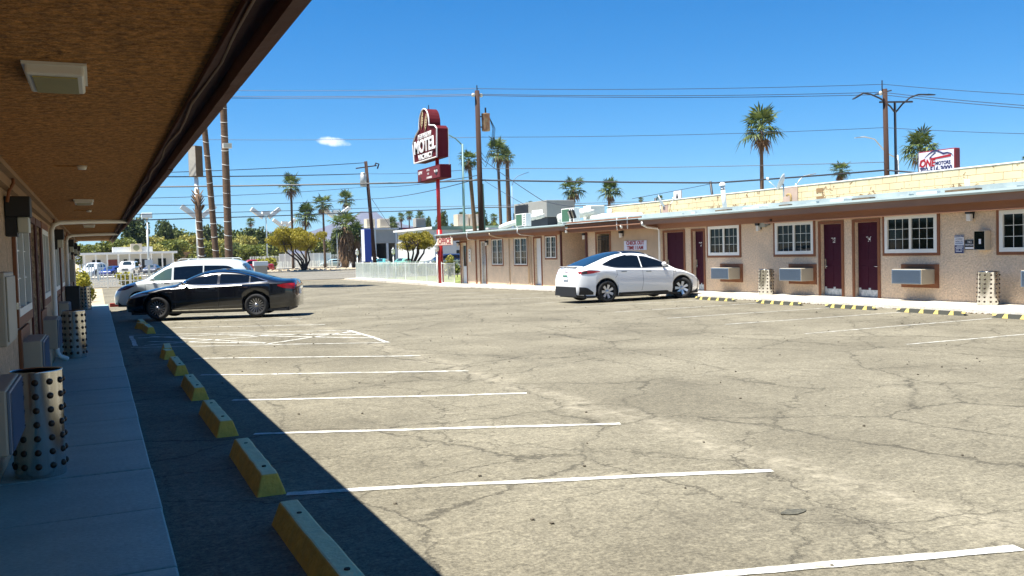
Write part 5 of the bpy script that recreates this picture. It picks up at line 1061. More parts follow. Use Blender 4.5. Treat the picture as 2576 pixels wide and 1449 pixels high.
TL = [(335, 556, 185, 66, 2, 'tall rounded tree above the car lot office', 120), (300, 600, 175, 60, 0, 'low tree left of the tall rounded tree', 80), (375, 592, 190, 60, 1, 'tree behind the square street light', 90), (415, 568, 200, 52, 2, 'pointed dark tree right of the square street light', 110), (450, 575, 205, 70, 0, 'spreading tree left of the white sign pole', 110), (478, 590, 195, 60, 1, 'olive tree just left of the white sign pole', 90), (530, 580, 210, 60, 2, 'dark tree between the ringed trunks', 110), (595, 575, 215, 64, 0, 'tree right of the tallest ringed trunk', 120),
      (612, 590, 200, 56, 1, 'olive tree above the red pickup', 100), (645, 585, 205, 60, 2, 'tree left of the triple lamp post', 100), (690, 580, 220, 60, 0, 'tree behind the triple lamp post', 110), (560, 600, 190, 56, 1, 'olive tree between the two tall ringed trunks', 90), (262, 612, 180, 60, 1, 'tree hidden partly by the walkway roof', 80), (225, 615, 175, 60, 0, 'leftmost tree at the end of the walkway', 80), (640, 618, 165, 60, 0, 'low tree behind the white fence', 60), (585, 622, 170, 50, 2, 'low dark tree behind the pickup', 60), (430, 605, 180, 60, 0, 'low tree behind the flat tan building', 70), (355, 615, 170, 70, 1, 'low tree behind the car lot office roof', 60), (510, 610, 185, 60, 0, 'low tree behind the white sign pole', 80),
      (850, 590, 200, 60, 2, 'tree behind the shaggy palms', 100), (800, 600, 195, 60, 0, 'tree behind the yellow tree', 90), (985, 575, 230, 50, 2, 'distant tree left of the shops', 60), (1075, 560, 215, 36, 2, 'round dark tree left of the red pole', 60), (1112, 545, 190, 40, 2, 'dark tree right of the red pole', 60), (1140, 560, 190, 44, 0, 'distant tree left of the grey light pole', 50), (1210, 545, 180, 46, 2, 'round dark tree between the poles', 60), (1235, 555, 180, 40, 0, 'small distant tree below the twin palms', 50), (1310, 560, 170, 40, 1, 'distant tree behind the left condenser', 50)]
for a in TL: tree(a[0], a[1], a[2], a[3]*(1.55 if a[0] < 700 else 1.2), a[5], a[4], hpx=max(a[6], (662-a[1])*1.05))
def paloverde(px, pc, Y, wpx, hpx, base_px, label, seed, n, size, dense=False):
    c = at(px, pc, Y); sc = FOC/((CR.T @ (np.array(c)-np.array((0, 0, EYE))))[2]); W_ = wpx/sc; H_ = hpx/sc; b = at(base_px, pc, Y); t = empty('palo_verde_tree', (b.x, Y, gz(Y)), 0, label, 'tree'); cz = c.z-gz(Y)
    mb, C = leafy(seed, n, W_, W_*.8, H_, size, 34, .26, .9, (.16, .34), .95); off = Vector((c.x-b.x, 0, cz)); mb.v = [(v[0]+off.x, v[1], v[2]+off.z) for v in mb.v]; mb.obj('crown', pv_m, t)
    r = random.Random(seed); tk = MB(); st = [(-.35, .9), (.25, 1.0), (.55, .95), (-.05, 1.1), (-.75, .7)]
    for k, (sx, q) in enumerate(st):
        tp = Vector((off.x+sx*W_*.8, r.uniform(-.4, .4)*W_, off.z-H_*.2*(1.2-q))); m1 = Vector((sx*W_*.35, tp.y*.3, off.z*.35)); m2 = Vector((off.x+sx*W_*.62, tp.y*.7, off.z*.62)); tk.tube([(r.uniform(-.1, .1), 0, -.2), (m1.x*.4, 0, off.z*.14), m1, m2, tp], [.17, .15, .11, .09, .04], 7)
        for e in range(4): f = tp.lerp(m2, .4); tk.tube([f, f+Vector((r.uniform(-.5, .5)*W_, r.uniform(-.4, .4)*W_, r.uniform(0, .8)*H_))], [.05, .015], 5)
    tk.obj('trunk', barkd, t, True)
paloverde(747, 601, 120, 68, 44, 763, 'yellow green palo verde tree on the far verge of the street', 71, 15000, .34); paloverde(1046, 606, 86, 54, 34, 1038, 'yellow green palo verde tree behind the office lawn', 72, 9000, .25)
def bush(px, py, Y, w, h, label, mt, n=900, seed=0, name='bush'):
    p = at(px, py, Y); t = empty(name, (p.x, Y, gz(Y)), 0, label, 'bush'); mb, C = leafy(seed+100, n, w, w, h, .16*w+.05, 6); mb.v = [(v[0], v[1], v[2]+h*.85) for v in mb.v]; mb.obj('foliage', mt, t); s = MB(); [s.tube([(0, 0, 0), (c.x*.7, c.y*.7, h*.85+c.z*.6)], [.03, .012], 5) for c, q in C[:4]]; s.obj('stem', bark_m, t)
bush(216, 715, 50, .55, .75, 'yellow green bush at the end of the left walkway', bush_m, 900, 1); bush(198, 705, 56, .6, 1.0, 'second yellow bush behind the walkway end', bush_m, 700, 2); bush(312, 700, 76, .8, .7, 'yellow bush on the low white fence', bush_m, 700, 3); bush(338, 700, 77, .6, .5, 'smaller yellow bush right of the one on the fence', bush_m, 500, 4)
bush(668, 660, 136, 1.6, 1.1, 'olive bush behind the white planter wall', bush_m, 900, 5); bush(684, 668, 136, 1.2, .9, 'small olive bush right of the white planter wall', green[1], 700, 6)
for i, (px, Y) in enumerate(((950, 74.5), (1010, 74.6), (1068, 74.4), (1120, 74.7), (1150, 66), (1128, 62))): bush(px, 660, Y, .8 if i < 4 else .55, .55 if i < 5 else 1.0, ['low green shrub behind the street fence, leftmost', 'low green shrub behind the middle lantern', 'low green shrub below the palo verde', 'low green shrub left of the office', 'small shrub on the office lawn', 'tall slim shrub beside the red sign pole'][i], green[i % 2], 600, 10+i)
o = MB(); rs = random.Random(5)
for i in range(420):
    x = rs.uniform(18, 55); y = rs.uniform(119.5, 126.5); o.blob((x, y, -.08), rs.uniform(.1, .32), .7, 6, 4, .25)
o = o.obj('stones', mat('verge_stone', (.50, .42, .30), .9, var=.4, vs=3)); o['kind'] = 'stuff'; tag(o, 'pale landscaping stones strewn along the far verge', 'stones')
# ------------------------------------------------------------ poles and overhead lines
def post(name, top, bot, Y, r, label, cat, mt, r1=None, z0=None, group=None):
    a = at(*top, Y); b = at(*bot, Y); z0 = gz(Y) if z0 is None else z0; k = (z0-a.z)/(b.z-a.z); g_ = a.lerp(b, k); t = empty(name, g_, 0, label, cat, group); MB().cyl((0, 0, -.3), a-g_, r, r1 or r*.8, 12).obj('pole', mt, t, True); t['top'] = 0; del t['top']; return t, a-g_, g_
t, tp, g1 = post('utility_pole', (1200, 228), (1211, 580), 56, .20, 'tall wooden utility pole with rusty transformer behind the office', 'utility pole', wood_pole)
tr = Vector(at(1222, 307, 56))-g1; MB().lathe([(.001, -.62), (.26, -.6), (.28, -.5), (.28, .5), (.3, .55), (.001, .62)], 18, tr).obj('transformer', mat('rust_red', (.22, .05, .02), .8, var=.9, vs=2.2, col2=(.45, .36, .2)), t, True); MB().cyl(tr+Vector((0, 0, .6)), tr+Vector((0, 0, .95)), .06, n=8).obj('bushing', steel_dk, t)
for z in (-.35, .35): MB().tube([tr+Vector((-.5, 0, z)), tr+Vector((-.2, 0, z))], .04, 6).obj('bracket', steel_dk, t)
for s_ in (-1, 1): MB().blob(tp+Vector((s_*.28, 0, -.3)), .13, 1, 10, 8, 0).obj('insulator', mat('insulator', (.55, .56, .5), .3), t, True)
MB().tube([tp+Vector((0, 0, -.2)), tp+Vector((0, 0, .35))], .04, 6).obj('top_pin', steel_dk, t)
for k in range(3): MB().tube([tr+Vector((.28, 0, .3)), tr+Vector((.5+.08*k, 0, -.4)), tr+Vector((.35+.1*k, 0, -1.6)), tr+Vector((-.1, 0, -2.4-.3*k)), tr+Vector((-.42, 0, -2.0-.3*k))], .02, 5).obj('drop_cable', wire_m, t)
MB().tube([Vector((.27, 0, 0)), Vector((.27, 0, 6.5))*1.0+Vector((-.12, 0, 0))], .09, 8).obj('riser_pipe', mat('riser_green', (.10, .22, .18), .5), t)
t, tp, g2 = post('utility_pole', (2226, 224), (2231, 440), 46, .20, 'brown wooden utility pole above the right parapet', 'utility pole', wood_pole); MB().tube([tp+Vector((-.15, .1, -.3)), tp+Vector((-.15, .1, .6))], .04, 6).obj('top_pin', steel_dk, t); MB().tube([tp+Vector((-.6, .3, -.35)), tp+Vector((.4, -.2, -.1))], .05, 6).obj('bracket', steel_dk, t); MB().blob(tp+Vector((-.4, 0, -.3)), .12, 1.3, 8, 6, 0).obj('insulator', MATS['insulator'], t, True)
t, tp, g3 = post('utility_pole', (920, 406), (943, 655), 112, .26, 'leaning wooden utility pole with pale transformer across the street', 'utility pole', wood_pole)
tr = Vector(at(914, 452, 112))-g3; MB().lathe([(.001, -.9), (.42, -.85), (.42, .8), (.001, .95)], 14, tr).obj('transformer', galv, t, True); MB().tube([tp+Vector((-1.3, 0, -.9)), tp+Vector((1.4, 0, -.5))], .08, 6).obj('cross_arm', wood_pole, t); MB().tube([tp+Vector((1.2, 0, -.5)), tp+Vector((1.3, 0, -.2)), tp+Vector((1.7, 0, -.3)), tp+Vector((1.5, 0, -.9))], .1, 6).obj('cutout', steel_dk, t)
post('utility_pole', (1276, 390), (1283, 560), 106, .22, 'dark thin pole beside the twin palms', 'utility pole', wood_pole)
post('utility_pole', (1787, 456), (1792, 492), 58, .12, 'short black pole tip above the parapet', 'pole', steel_dk); post('utility_pole', (1649, 498), (1650, 520), 120, .25, 'tiny dark pole tip left of the shrine sign', 'pole', steel_dk)
# street lights
def cobra(top, bot, Y, r, arms, label, mt, bar=None):
    t, tp, g_ = post('street_light', top, bot, Y, r, label, 'street light', mt, r*.7, group='street lights')
    for pts in arms:
        P = [Vector(at(*p, Y))-g_ for p in pts]; MB().tube(P, .045 if r < .12 else .06, 8).obj('arm', mt, t, True); d = (P[-1]-P[-2]).normalized(); e = P[-1]; s_ = Vector((0, .13, 0)); n = Vector((0, 0, .05))
        MB().add([e-s_-n, e+s_-n, e+d*.75+s_*.7-n, e+d*.75-s_*.7-n, e-s_+n, e+s_+n, e+d*.75+s_*.7+n*.3, e+d*.75-s_*.7+n*.3], [(0, 1, 2, 3), (7, 6, 5, 4), (0, 4, 5, 1), (1, 5, 6, 2), (2, 6, 7, 3), (3, 7, 4, 0)]).obj('lamp_head', mt, t)
    if bar: P = [Vector(at(*p, Y))-g_ for p in bar]; MB().tube(P, .07, 6).obj('cross_bar', mt, t)
cobra((2251, 256), (2254, 440), 47, .12, [[(2252, 284), (2240, 268), (2215, 248), (2190, 237), (2172, 234), (2165, 238)], [(2252, 284), (2270, 262), (2290, 245), (2310, 238), (2332, 238)]], 'twin armed dark street light right of the brown pole', steel_dk, [(2213, 257), (2295, 256)])
cobra((2258, 390), (2260, 440), 66, .12, [[(2256, 398), (2230, 385), (2200, 350), (2175, 344), (2165, 345)]], 'slim grey street light behind the brown pole', galv); cobra((1163, 362), (1168, 580), 62, .11, [[(1162, 364), (1145, 348), (1130, 340), (1121, 338)]], 'grey green street light right of the motel sign', mat('pole_green', (.16, .28, .26), .5))
cobra((1288, 468), (1290, 560), 110, .14, [[(1289, 466), (1292, 452), (1302, 443), (1318, 437)]], 'distant bent street light right of the twin palms', mat('pole_blue', (.14, .25, .38), .5)); cobra((2002, 462), (2003, 475), 60, .1, [[(2002, 468), (2012, 452), (2022, 443), (2035, 440)]], 'street light peeking over the parapet by the right dish', galv)
def lot_light(px, ptop, Y, label, heads=((-1, .35), (1, .35), (0, .1)), s=1.0):
    p = at(px, ptop, Y); t = empty('lot_light', (p.x, Y, -.25), 0, label, 'lot light', 'car lot flood lights'); h = p.z+.25; MB().cyl((0, 0, 0), (0, 0, h), .11*s, .08*s, 8).obj('pole', fence_m, t, True)
    for sx, dz in heads: M_ = Matrix.Translation((sx*1.35*s, 0, h+.75*s)) @ Matrix.Rotation(R_(-38*sx), 4, 'Y'); MB().box(-1.15*s if sx else -.6*s, 1.15*s if sx else .6*s, -.5*s, .5*s, -.32*s, .32*s).obj('lamp_head', white_v, t, False, M_); MB().tube([(0, 0, h-.1), (sx*.6*s, 0, h+.35*s)], .05*s, 6).obj('bracket', galv, t)
lot_light(669, 548, 150, 'triple headed lot light left of the yellow tree'); lot_light(846, 545, 150, 'triple headed lot light right of the yellow tree'); lot_light(500, 545, 100, 'twin headed lot light beside the white sign pole', ((-1, .3), (1, .3)), .75); lot_light(716, 570, 190, 'distant triple headed lot light above the yellow tree')
p = at(369, 543, 105); t = empty('street_light', (p.x, 105, -.25), 0, 'square headed white light pole above the car lot office', 'street light', 'street lights'); MB().cyl((0, 0, 0), (0, 0, p.z+.25), .13, .09, 10).obj('pole', fence_m, t, True); bevel(box('lamp_head', (-.55, .55, -.4, .4, p.z, p.z+.55), fence_m, t), .05); box('plate', (-.4, .4, -.2, -.12, 1.5, 2.1), white_p, t)
# blank box sign on a white pole, pylon, shrine sign, dealer sign
p = at(502, 650, 72); t = empty('pole_sign', (p.x, 72, -.25), R_(35), 'tall box sign on a white pole behind the ringed palms', 'sign'); a = at(494, 445, 72); b = at(494, 368, 72); MB().cyl((0, 0, 0), (0, 0, a.z+.2), .2, .16, 12).obj('pole', white_p, t, True); bevel(box('cabinet', (-.32, .32, -.42, .42, a.z+.25, b.z+.25), mat('box_brown', (.14, .09, .05), .8, var=.5, vs=3), t), .02); box('face_panel', (-.33, -.322, -.38, .38, a.z+.3, b.z+.2), mat('sunlit_panel', (.4, .38, .33), .6, var=.3), t)  # face panel coloured paler than the cabinet as the sunlit side
p = at(923, 655, 100); t = empty('pylon_sign', (p.x, 100, -.25), R_(28), 'blue and white pylon sign left of the leaning pole', 'sign'); bevel(box('cabinet', (-.5, .5, -.28, .28, 1.2, 4.9), mat('pylon_blue', (.01, .05, .34), .4), t), .02); box('face_panel', (-.515, -.502, -.25, .25, 1.25, 4.85), sign_w, t); box('base', (-.35, .35, -.2, .2, 0, 1.195), black_m, t)
a = atx(1694, 481, 60); b = atx(1713, 500, 60); t = empty('roof_sign', (60, (a.y+b.y)/2, 0), 0, 'small white sign with a dark robed figure above the parapet', 'sign'); hw = abs(a.y-b.y)/2; box('board', (0, .15, -hw, hw, b.z-.6, a.z), sign_w, t); MB().prism([(-.2, 0), (.2, 0), (.17, .45), (.09, .62), (.07, .75), (0, .84), (-.07, .75), (-.09, .62), (-.17, .45)], .01, Matrix.Translation((-.012, 0, b.z-.15)) @ FACE_L).obj('figure', steel_dk, t); MB().cyl((.07, 0, 0), (.07, 0, b.z-.6), .1, n=8).obj('pole', galv, t)
t = empty('dealer_sign', (40, 33.8, 0), 0, 'white car dealer sign with red border and car swoosh above the parapet', 'sign'); y0, y1, z0, z1 = 32.66, 34.95, 4.5, 6.38; yc = 33.8
bevel(box('cabinet', (0, .4, y0-yc, y1-yc, z0, z1), mat('sign_red_edge', (.18, .012, .02), .4), t), .06, 3); bevel(box('face_panel', (-.012, -.001, y0-yc+.06, y1-yc-.06, z0+.06, z1-.06), mat('dealer_white', (.62, .64, .72), .4), t), .005); MB().cyl((.2, 0, 0), (.2, 0, z0), .15, n=10).obj('pole', galv, t)
text('lettering', 'ONE', .52, (-.02, .56, 5.72), mat('dealer_red', (.32, .01, .02), .5), t, w=.98, bold=.022, ital=.2); text('lettering', 'MOTORS', .25, (-.02, -.42, 5.67), navy, t, w=.92, bold=.008); text('lettering', '702-516-3000', .40, (-.02, .02, 5.36), navy, t, w=2.0, bold=.014)
MB().prism([(-.1, 0), (1.02, .06), (1.02, .18), (-.35, .07)], .008, Matrix.Translation((-.02, .1, 5.90)) @ FACE_L).obj('red_bar', MATS['dealer_red'], t); MB().prism([(-1.05, -.3), (-.98, 0), (-.68, .07), (-.66, .04), (-.85, -.04), (-1.0, -.32)], .008, Matrix.Translation((-.02, 0, 5.92)) @ FACE_L).obj('red_swoosh', MATS['dealer_red'], t)
_u = [(-.72, 0), (-.45, .18), (-.2, .29), (.05, .31), (.25, .22), (.45, .12), (.7, .14), (.95, .06), (1.05, -.08)]; _w = [.01, .05, .07, .08, .08, .09, .07, .05, .01]
MB().prism([(u, v+w/2) for (u, v), w in zip(_u, _w)]+[(u, v-w/2) for (u, v), w in zip(_u, _w)][::-1], .008, Matrix.Translation((-.02, 0, 6.03)) @ FACE_L).obj('car_swoosh', navy, t); MB().prism([(-.05, .24), (-.22, .14), (-.42, -.02), (-.2, -.04), (-.34, 0), (-.16, .12), (0, .2)], .008, Matrix.Translation((-.02, 0, 6.03)) @ FACE_L).obj('car_swoosh', navy, t)
# overhead lines: each one strung between real poles
def line(pts, r, label, sag=.012):
    P = [at(*p) for p in pts]; Q = []
    for a, b in zip(P, P[1:]):
        L = (b-a).length
        for k in range(12): f = k/12; Q.append(a.lerp(b, f)-Vector((0, 0, sag*L*4*f*(1-f)*.5)))
    Q.append(P[-1]); t = MB().tube([q-Q[0] for q in Q], r, 5).obj('power_line', wire_m); t.location = Q[0]; tag(t, label, 'power line', 'overhead lines')
A, B, D = 56, 46, 75
line([(300, 222, 74), (1200, 223, A), (2223, 212, B), (2800, 248, 30)], .018, 'topmost thin wire running over both wooden poles')
line([(300, 238, 74), (1197, 237, A), (2218, 232, B), (2800, 280, 30)], .02, 'upper of the paired wires below the topmost one'); line([(300, 242, 74), (1204, 240, A), (2218, 238, B), (2800, 287, 30)], .02, 'lower of the paired wires below the topmost one')
line([(300, 347, 74), (1205, 345, A), (2226, 321, B), (2800, 340, 30)], .016, 'thin wire crossing level with the motel letters'); line([(300, 445, 76), (923, 437, 112)], .05, 'wire from the left to the leaning pole transformer', .004); line([(923, 437, 112), (1210, 424, 70), (2226, 408, B)], .022, 'thin wire from the leaning pole to the brown pole', .008)
line([(300, 471, 70), (1050, 459, 60), (1207, 453, A), (1800, 460, 50), (2229, 428, B), (2800, 470, 30)], .055, 'thick black cable bundle sagging across the whole view', .004)
line([(300, 500, 78), (920, 470, 112), (1208, 440, A)], .025, 'service wire rising to the pole below the transformer', .01); line([(300, 516, 80), (930, 500, 112), (1208, 448, A)], .03, 'second service wire rising to the pole below the transformer', .012); line([(300, 555, 84), (940, 533, 112), (1211, 522, 80), (1700, 512, 70)], .05, 'low dark cable passing behind the red pole', .003); line([(300, 540, 84), (940, 523, 112), (1700, 505, 90)], .03, 'low thin cable above the low dark cable', .003)
line([(1206, 395, A), (1365, 505, 44), (1440, 520, 38)], .02, 'service drop from the transformer pole to the office roof', .01); line([(1209, 448, A), (1330, 520, 46)], .014, 'second service drop to the office roof', .01); line([(1790, 462, 58), (1590, 500, 60)], .02, 'thin wire from the short black pole to the left', .006); line([(923, 409, 112), (300, 437, 100)], .04, 'faint top wire leaving the leaning pole to the left', .01)
line([(935, 500, 112), (985, 575, 108)], .03, 'guy wire slanting down from the leaning pole', 0)
# ------------------------------------------------------------ buildings beyond the street
wall_w = mat('wall_white', (.66, .67, .66), .85, var=.2, vs=.8); wall_g = mat('wall_grey', (.46, .43, .37), .85, var=.25, vs=.6); wall_t = mat('wall_tan', (.48, .40, .30), .9, var=.2, vs=.7); dk = mat('opening_dark', (.02, .02, .022), .5)
def span(x0, x1, Y, yref=650): return at(x0, yref, Y).x, at(x1, yref, Y).x
def zat(px, py, Y): return at(px, py, Y).z
Y = 158; xa, xb = span(207, 440, Y); t = empty('car_lot_office', ((xa+xb)/2, Y, -.25), 0, 'low white car lot office with porch posts across the street', 'building'); c = (xa+xb)/2; rt = zat(320, 634, Y)+.25
box('wall', (xa-c, xb-c, 2.2, 9, 0, rt-.35), wall_w, t); box('porch_roof', (xa-c-.4, xb-c+.4, -.3, 9.3, rt-.35, rt), white_p, t); u0, u1 = span(285, 387, Y); box('upper_roof', (u0-c, u1-c, 2.5, 8.5, rt+.003, rt+.85), wall_w, t)
n = 8
for i in range(n+1): MB().box(-.11, .11, -.11, .11, 0, rt-.352).obj('porch_post', white_p, t, False, Matrix.Translation((xa-c+.3+(xb-xa-.6)*i/n, 0, 0)))
for f0, f1, k in ((.10, .19, 'w'), (.27, .37, 'r'), (.44, .48, 'w'), (.56, .61, 'w'), (.64, .71, 'd'), (.735, .76, 'w'), (.82, .91, 'w')):
    x0 = xa-c+(xb-xa)*f0; x1 = xa-c+(xb-xa)*f1
    if k == 'd': q = MB().box(x0, x1, 2.12, 2.198, .05, 2.3).obj('door', dk, t); MB().box(x1-.05, x1+.05, 2.05, 2.11, 1, 1.1).obj('handle', galv, q)
    else: q = MB().box(x0, x1, 2.12, 2.198, 1.0, 2.35).obj('window', mat('poster_red', (.22, .05, .04), .6) if k == 'r' else glass_m, t); MB().box(x0-.06, x1+.06, 2.08, 2.118, .9, .99).obj('sill', white_p, q)
p = at(345, 627, Y-2); t2 = empty('roof_condenser', (p.x, Y+1, rt-.25), 0, 'beige cooler with round grille on the car lot office roof', 'air conditioner'); bevel(box('casing', (-.85, .85, 0, 1.4, 0, 1.3), mat('cooler_beige', (.55, .48, .36), .6), t2), .03); MB().cyl((0, -.005, .65), (0, -.03, .65), .48, n=20).obj('grille', mat('grille_olive', (.2, .2, .1), .6), t2)
Y = 185; xa, xb = span(440, 502, Y); t = empty('flat_building', (xa, Y, -.25), 0, 'flat roofed tan building right of the car lot office', 'building'); box('wall', (0, xb-xa, 0, 8, 0, zat(470, 640, Y)+.1), wall_t, t); box('roof', (-.4, xb-xa+.4, -.4, 8.4, zat(470, 640, Y)+.103, zat(470, 635, Y)+.35), mat('roof_tan', (.5, .3, .16), .8), t); box('window', (4, 5.6, -.04, -.003, 1.2, 2.4), glass_m, t)
# shops right of the leaning pole
Y = 140; xa, xb = span(905, 1000, Y); t = empty('shop_building', (xa, Y, -.25), 0, 'grey shop front with dark carport openings across the street', 'building'); L = xb-xa; zt = zat(950, 578, Y)+.25; zm = zat(950, 612, Y)+.25
box('fascia_wall', (0, L, 0, 12, zm, zt), wall_g, t); box('back_wall', (0, L, 11.7, 12, 0, zm-.003), dk, t); box('rear_panel', (1, L-1, 9, 9.2, 0, zm-.01), mat('carport_dark', (.06, .055, .05), .8), t); box('lower_wall', (-.3, .3, 0.02, 11.6, 0, zm-.003), wall_w, t)
for f in (.14, .42, .74, .98): MB().box(L*f-.16, L*f+.16, -.02, .3, 0, zm-.003).obj('column', white_p, t)
for f in (.02, .42, .98): MB().box(L*f-.12, L*f+.12, -.12, -.003, zm, zt).obj('pilaster', white_p, t)
box('cornice', (-.3, L+.3, -.2, 12.2, zt+.003, zt+.25), wall_w, t)
xa2, xb2 = span(1000, 1150, Y); t = empty('shop_building', (xa2, Y+1, -.25), 0, 'shop with red sign band and dark windows behind the palo verde', 'building'); L2 = xb2-xa2; zt = zat(1050, 572, Y)+.25; zb_ = zat(1050, 592, Y)+.25; box('wall', (0, L2, 0, 14, 0, zb_), wall_g, t); box('sign_band', (0, L2, -.4, 14, zb_+.003, zt), mat('band_dark', (.06, .07, .09), .7), t); box('red_panel', (L2*.12, L2*.62, -.45, -.403, zb_+.2, zt-.05), mat('band_red', (.24, .012, .025), .5), t)
for i in range(6): q = box('window', (L2*(.06+.155*i), L2*(.06+.155*i+.12), -.05, -.003, .5, 3.0), glass_m, t); MB().box(L2*(.06+.155*i)-.05, L2*(.06+.155*i+.12)+.05, -.1, -.052, .4, .49).obj('sill', white_p, q)
for px, py, w, lab in ((965, 574, 1.7, 'left beige cooler on the shop roof'), (1055, 566, 1.7, 'grey louvred cooler on the shop roof'), (930, 578, 1.4, 'small cooler at the left end of the shop roof')):
    p = at(px, py, Y+4); t2 = empty('roof_cooler', (p.x, Y+4, zt-.25), 0, lab, 'cooler', 'coolers on shop roofs'); bevel(box('casing', (-w/2, w/2, -.8, .8, .15, 1.6), mat('cooler_beige', (.55, .48, .36), .6) if 'louv' not in lab else wall_g, t2), .03); box('louvre', (-w*.4, w*.4, -.83, -.803, .4, 1.4), wall_t, t2); box('stand', (-w*.4, w*.4, -.7, .7, -.6, .148), steel_dk, t2)
Y = 112; xa, xb = span(1095, 1420, Y); t = empty('warehouse', (xa, Y, -.25), 0, 'long low white building behind the office roof', 'building'); L = xb-xa; zt = zat(1200, 563, Y)+.25; box('wall', (0, L, 0, 16, 0, zt-.6), wall_w, t); box('roof', (-.5, L+.5, -.5, 16.5, zt-.597, zt-.3), white_p, t); box('roof_edge', (-.52, L+.52, -.56, -.503, zt-.75, zt-.28), mat('edge_green', (.18, .28, .2), .6), t)
for i in range(5): box('window', (3+i*6, 5.4+i*6, -.05, -.003, 1.0, 2.3), glass_m, t)
box('annex', (4, 12, -9, -1, 0, zt-1.0), wall_w, t); box('annex_roof', (3.7, 12.3, -9.3, -.8, zt-.997, zt-.8), white_p, t)
for px, lab in ((1160, 'left roof cooler on the long white building'), (1190, 'right roof cooler on the long white building')):
    p = at(px, 550, Y+3); t2 = empty('roof_cooler', (p.x, Y+3, zt-.55), 0, lab, 'cooler', 'coolers on shop roofs'); bevel(box('casing', (-.8, .8, -.8, .8, .05, 1.7), wall_t, t2), .03); box('louvre', (-.6, .6, -.83, -.803, .3, 1.4), wall_g, t2)
# far fences and walls
def fy(x0, x1, Y): a, b = span(x0, x1, Y); return (a, Y, -.1), (b, Y, -.1)
a, b = fy(630, 702, 160); fence(a, b, 2.0, 'white spiked fence behind the red pickup', 4, .28, .05, .08, .12, 'stuff', 'white fences across the street', None, True); a, b = fy(832, 900, 160); fence(a, b, 2.0, 'white spiked fence behind the shaggy palms', 4, .28, .05, .08, .12, 'stuff', 'white fences across the street', None, True); a, b = fy(690, 835, 154); fence(a, b, 1.1, 'low white picket rail in front of the white panels', 9, .3, .06, .08, .1, 'stuff', 'white fences across the street')
a, b = span(703, 832, 159); t = empty('panel_wall', (a, 159, -.25), 0, 'white corrugated panel wall behind the yellow tree', 'wall'); L = b-a
for i in range(9): bevel(box('panel', (L*i/9+.02, L*(i+1)/9-.02, -.03*(i % 2), .12, .1, 2.55), wall_w, t), .01)
for i in range(10): box('post', (L*i/9-.06, L*i/9+.06, -.08, .0, 0, 2.6), white_p, t)
t = fence((-2.6, 75.2, -.22), (7.2, 75.2, -.22), 1.0, 'low white grid fence beyond the end of the left walkway', 6, .3, .035, .05, .1, None, 'white fences across the street'); MB().box(0, 9.8, -.03, .03, .45, .52).obj('mid_rail', fence_m, t)
a, b = span(200, 268, 100); fence((a, 100, -.2), (b, 100, -.2), 1.7, 'white spiked gate left of the jeep', 3, .26, .04, .06, .2, 'stuff', 'white fences across the street', None, True)
p = at(656, 690, 113); t = empty('planter_wall', (p.x, 113, -.25), 0, 'white block planter beside the far verge', 'planter'); bevel(box('block', (-.75, .75, -.4, .4, 0, 1.0), wall_t, t), .02); bevel(box('cap', (-.85, .85, -.5, .5, 1.003, 1.55), white_p, t), .03)
t = empty('red_kerb', (0.5, 41.0, gz(41)), 0, 'short red painted kerb at the end of the walkway', 'kerb'); bevel(box('kerb_bar', (-.1, 1.2, -.1, .1, 0, .16), mat('kerb_red', (.28, .03, .02), .8, var=.5, vs=5), t), .02)
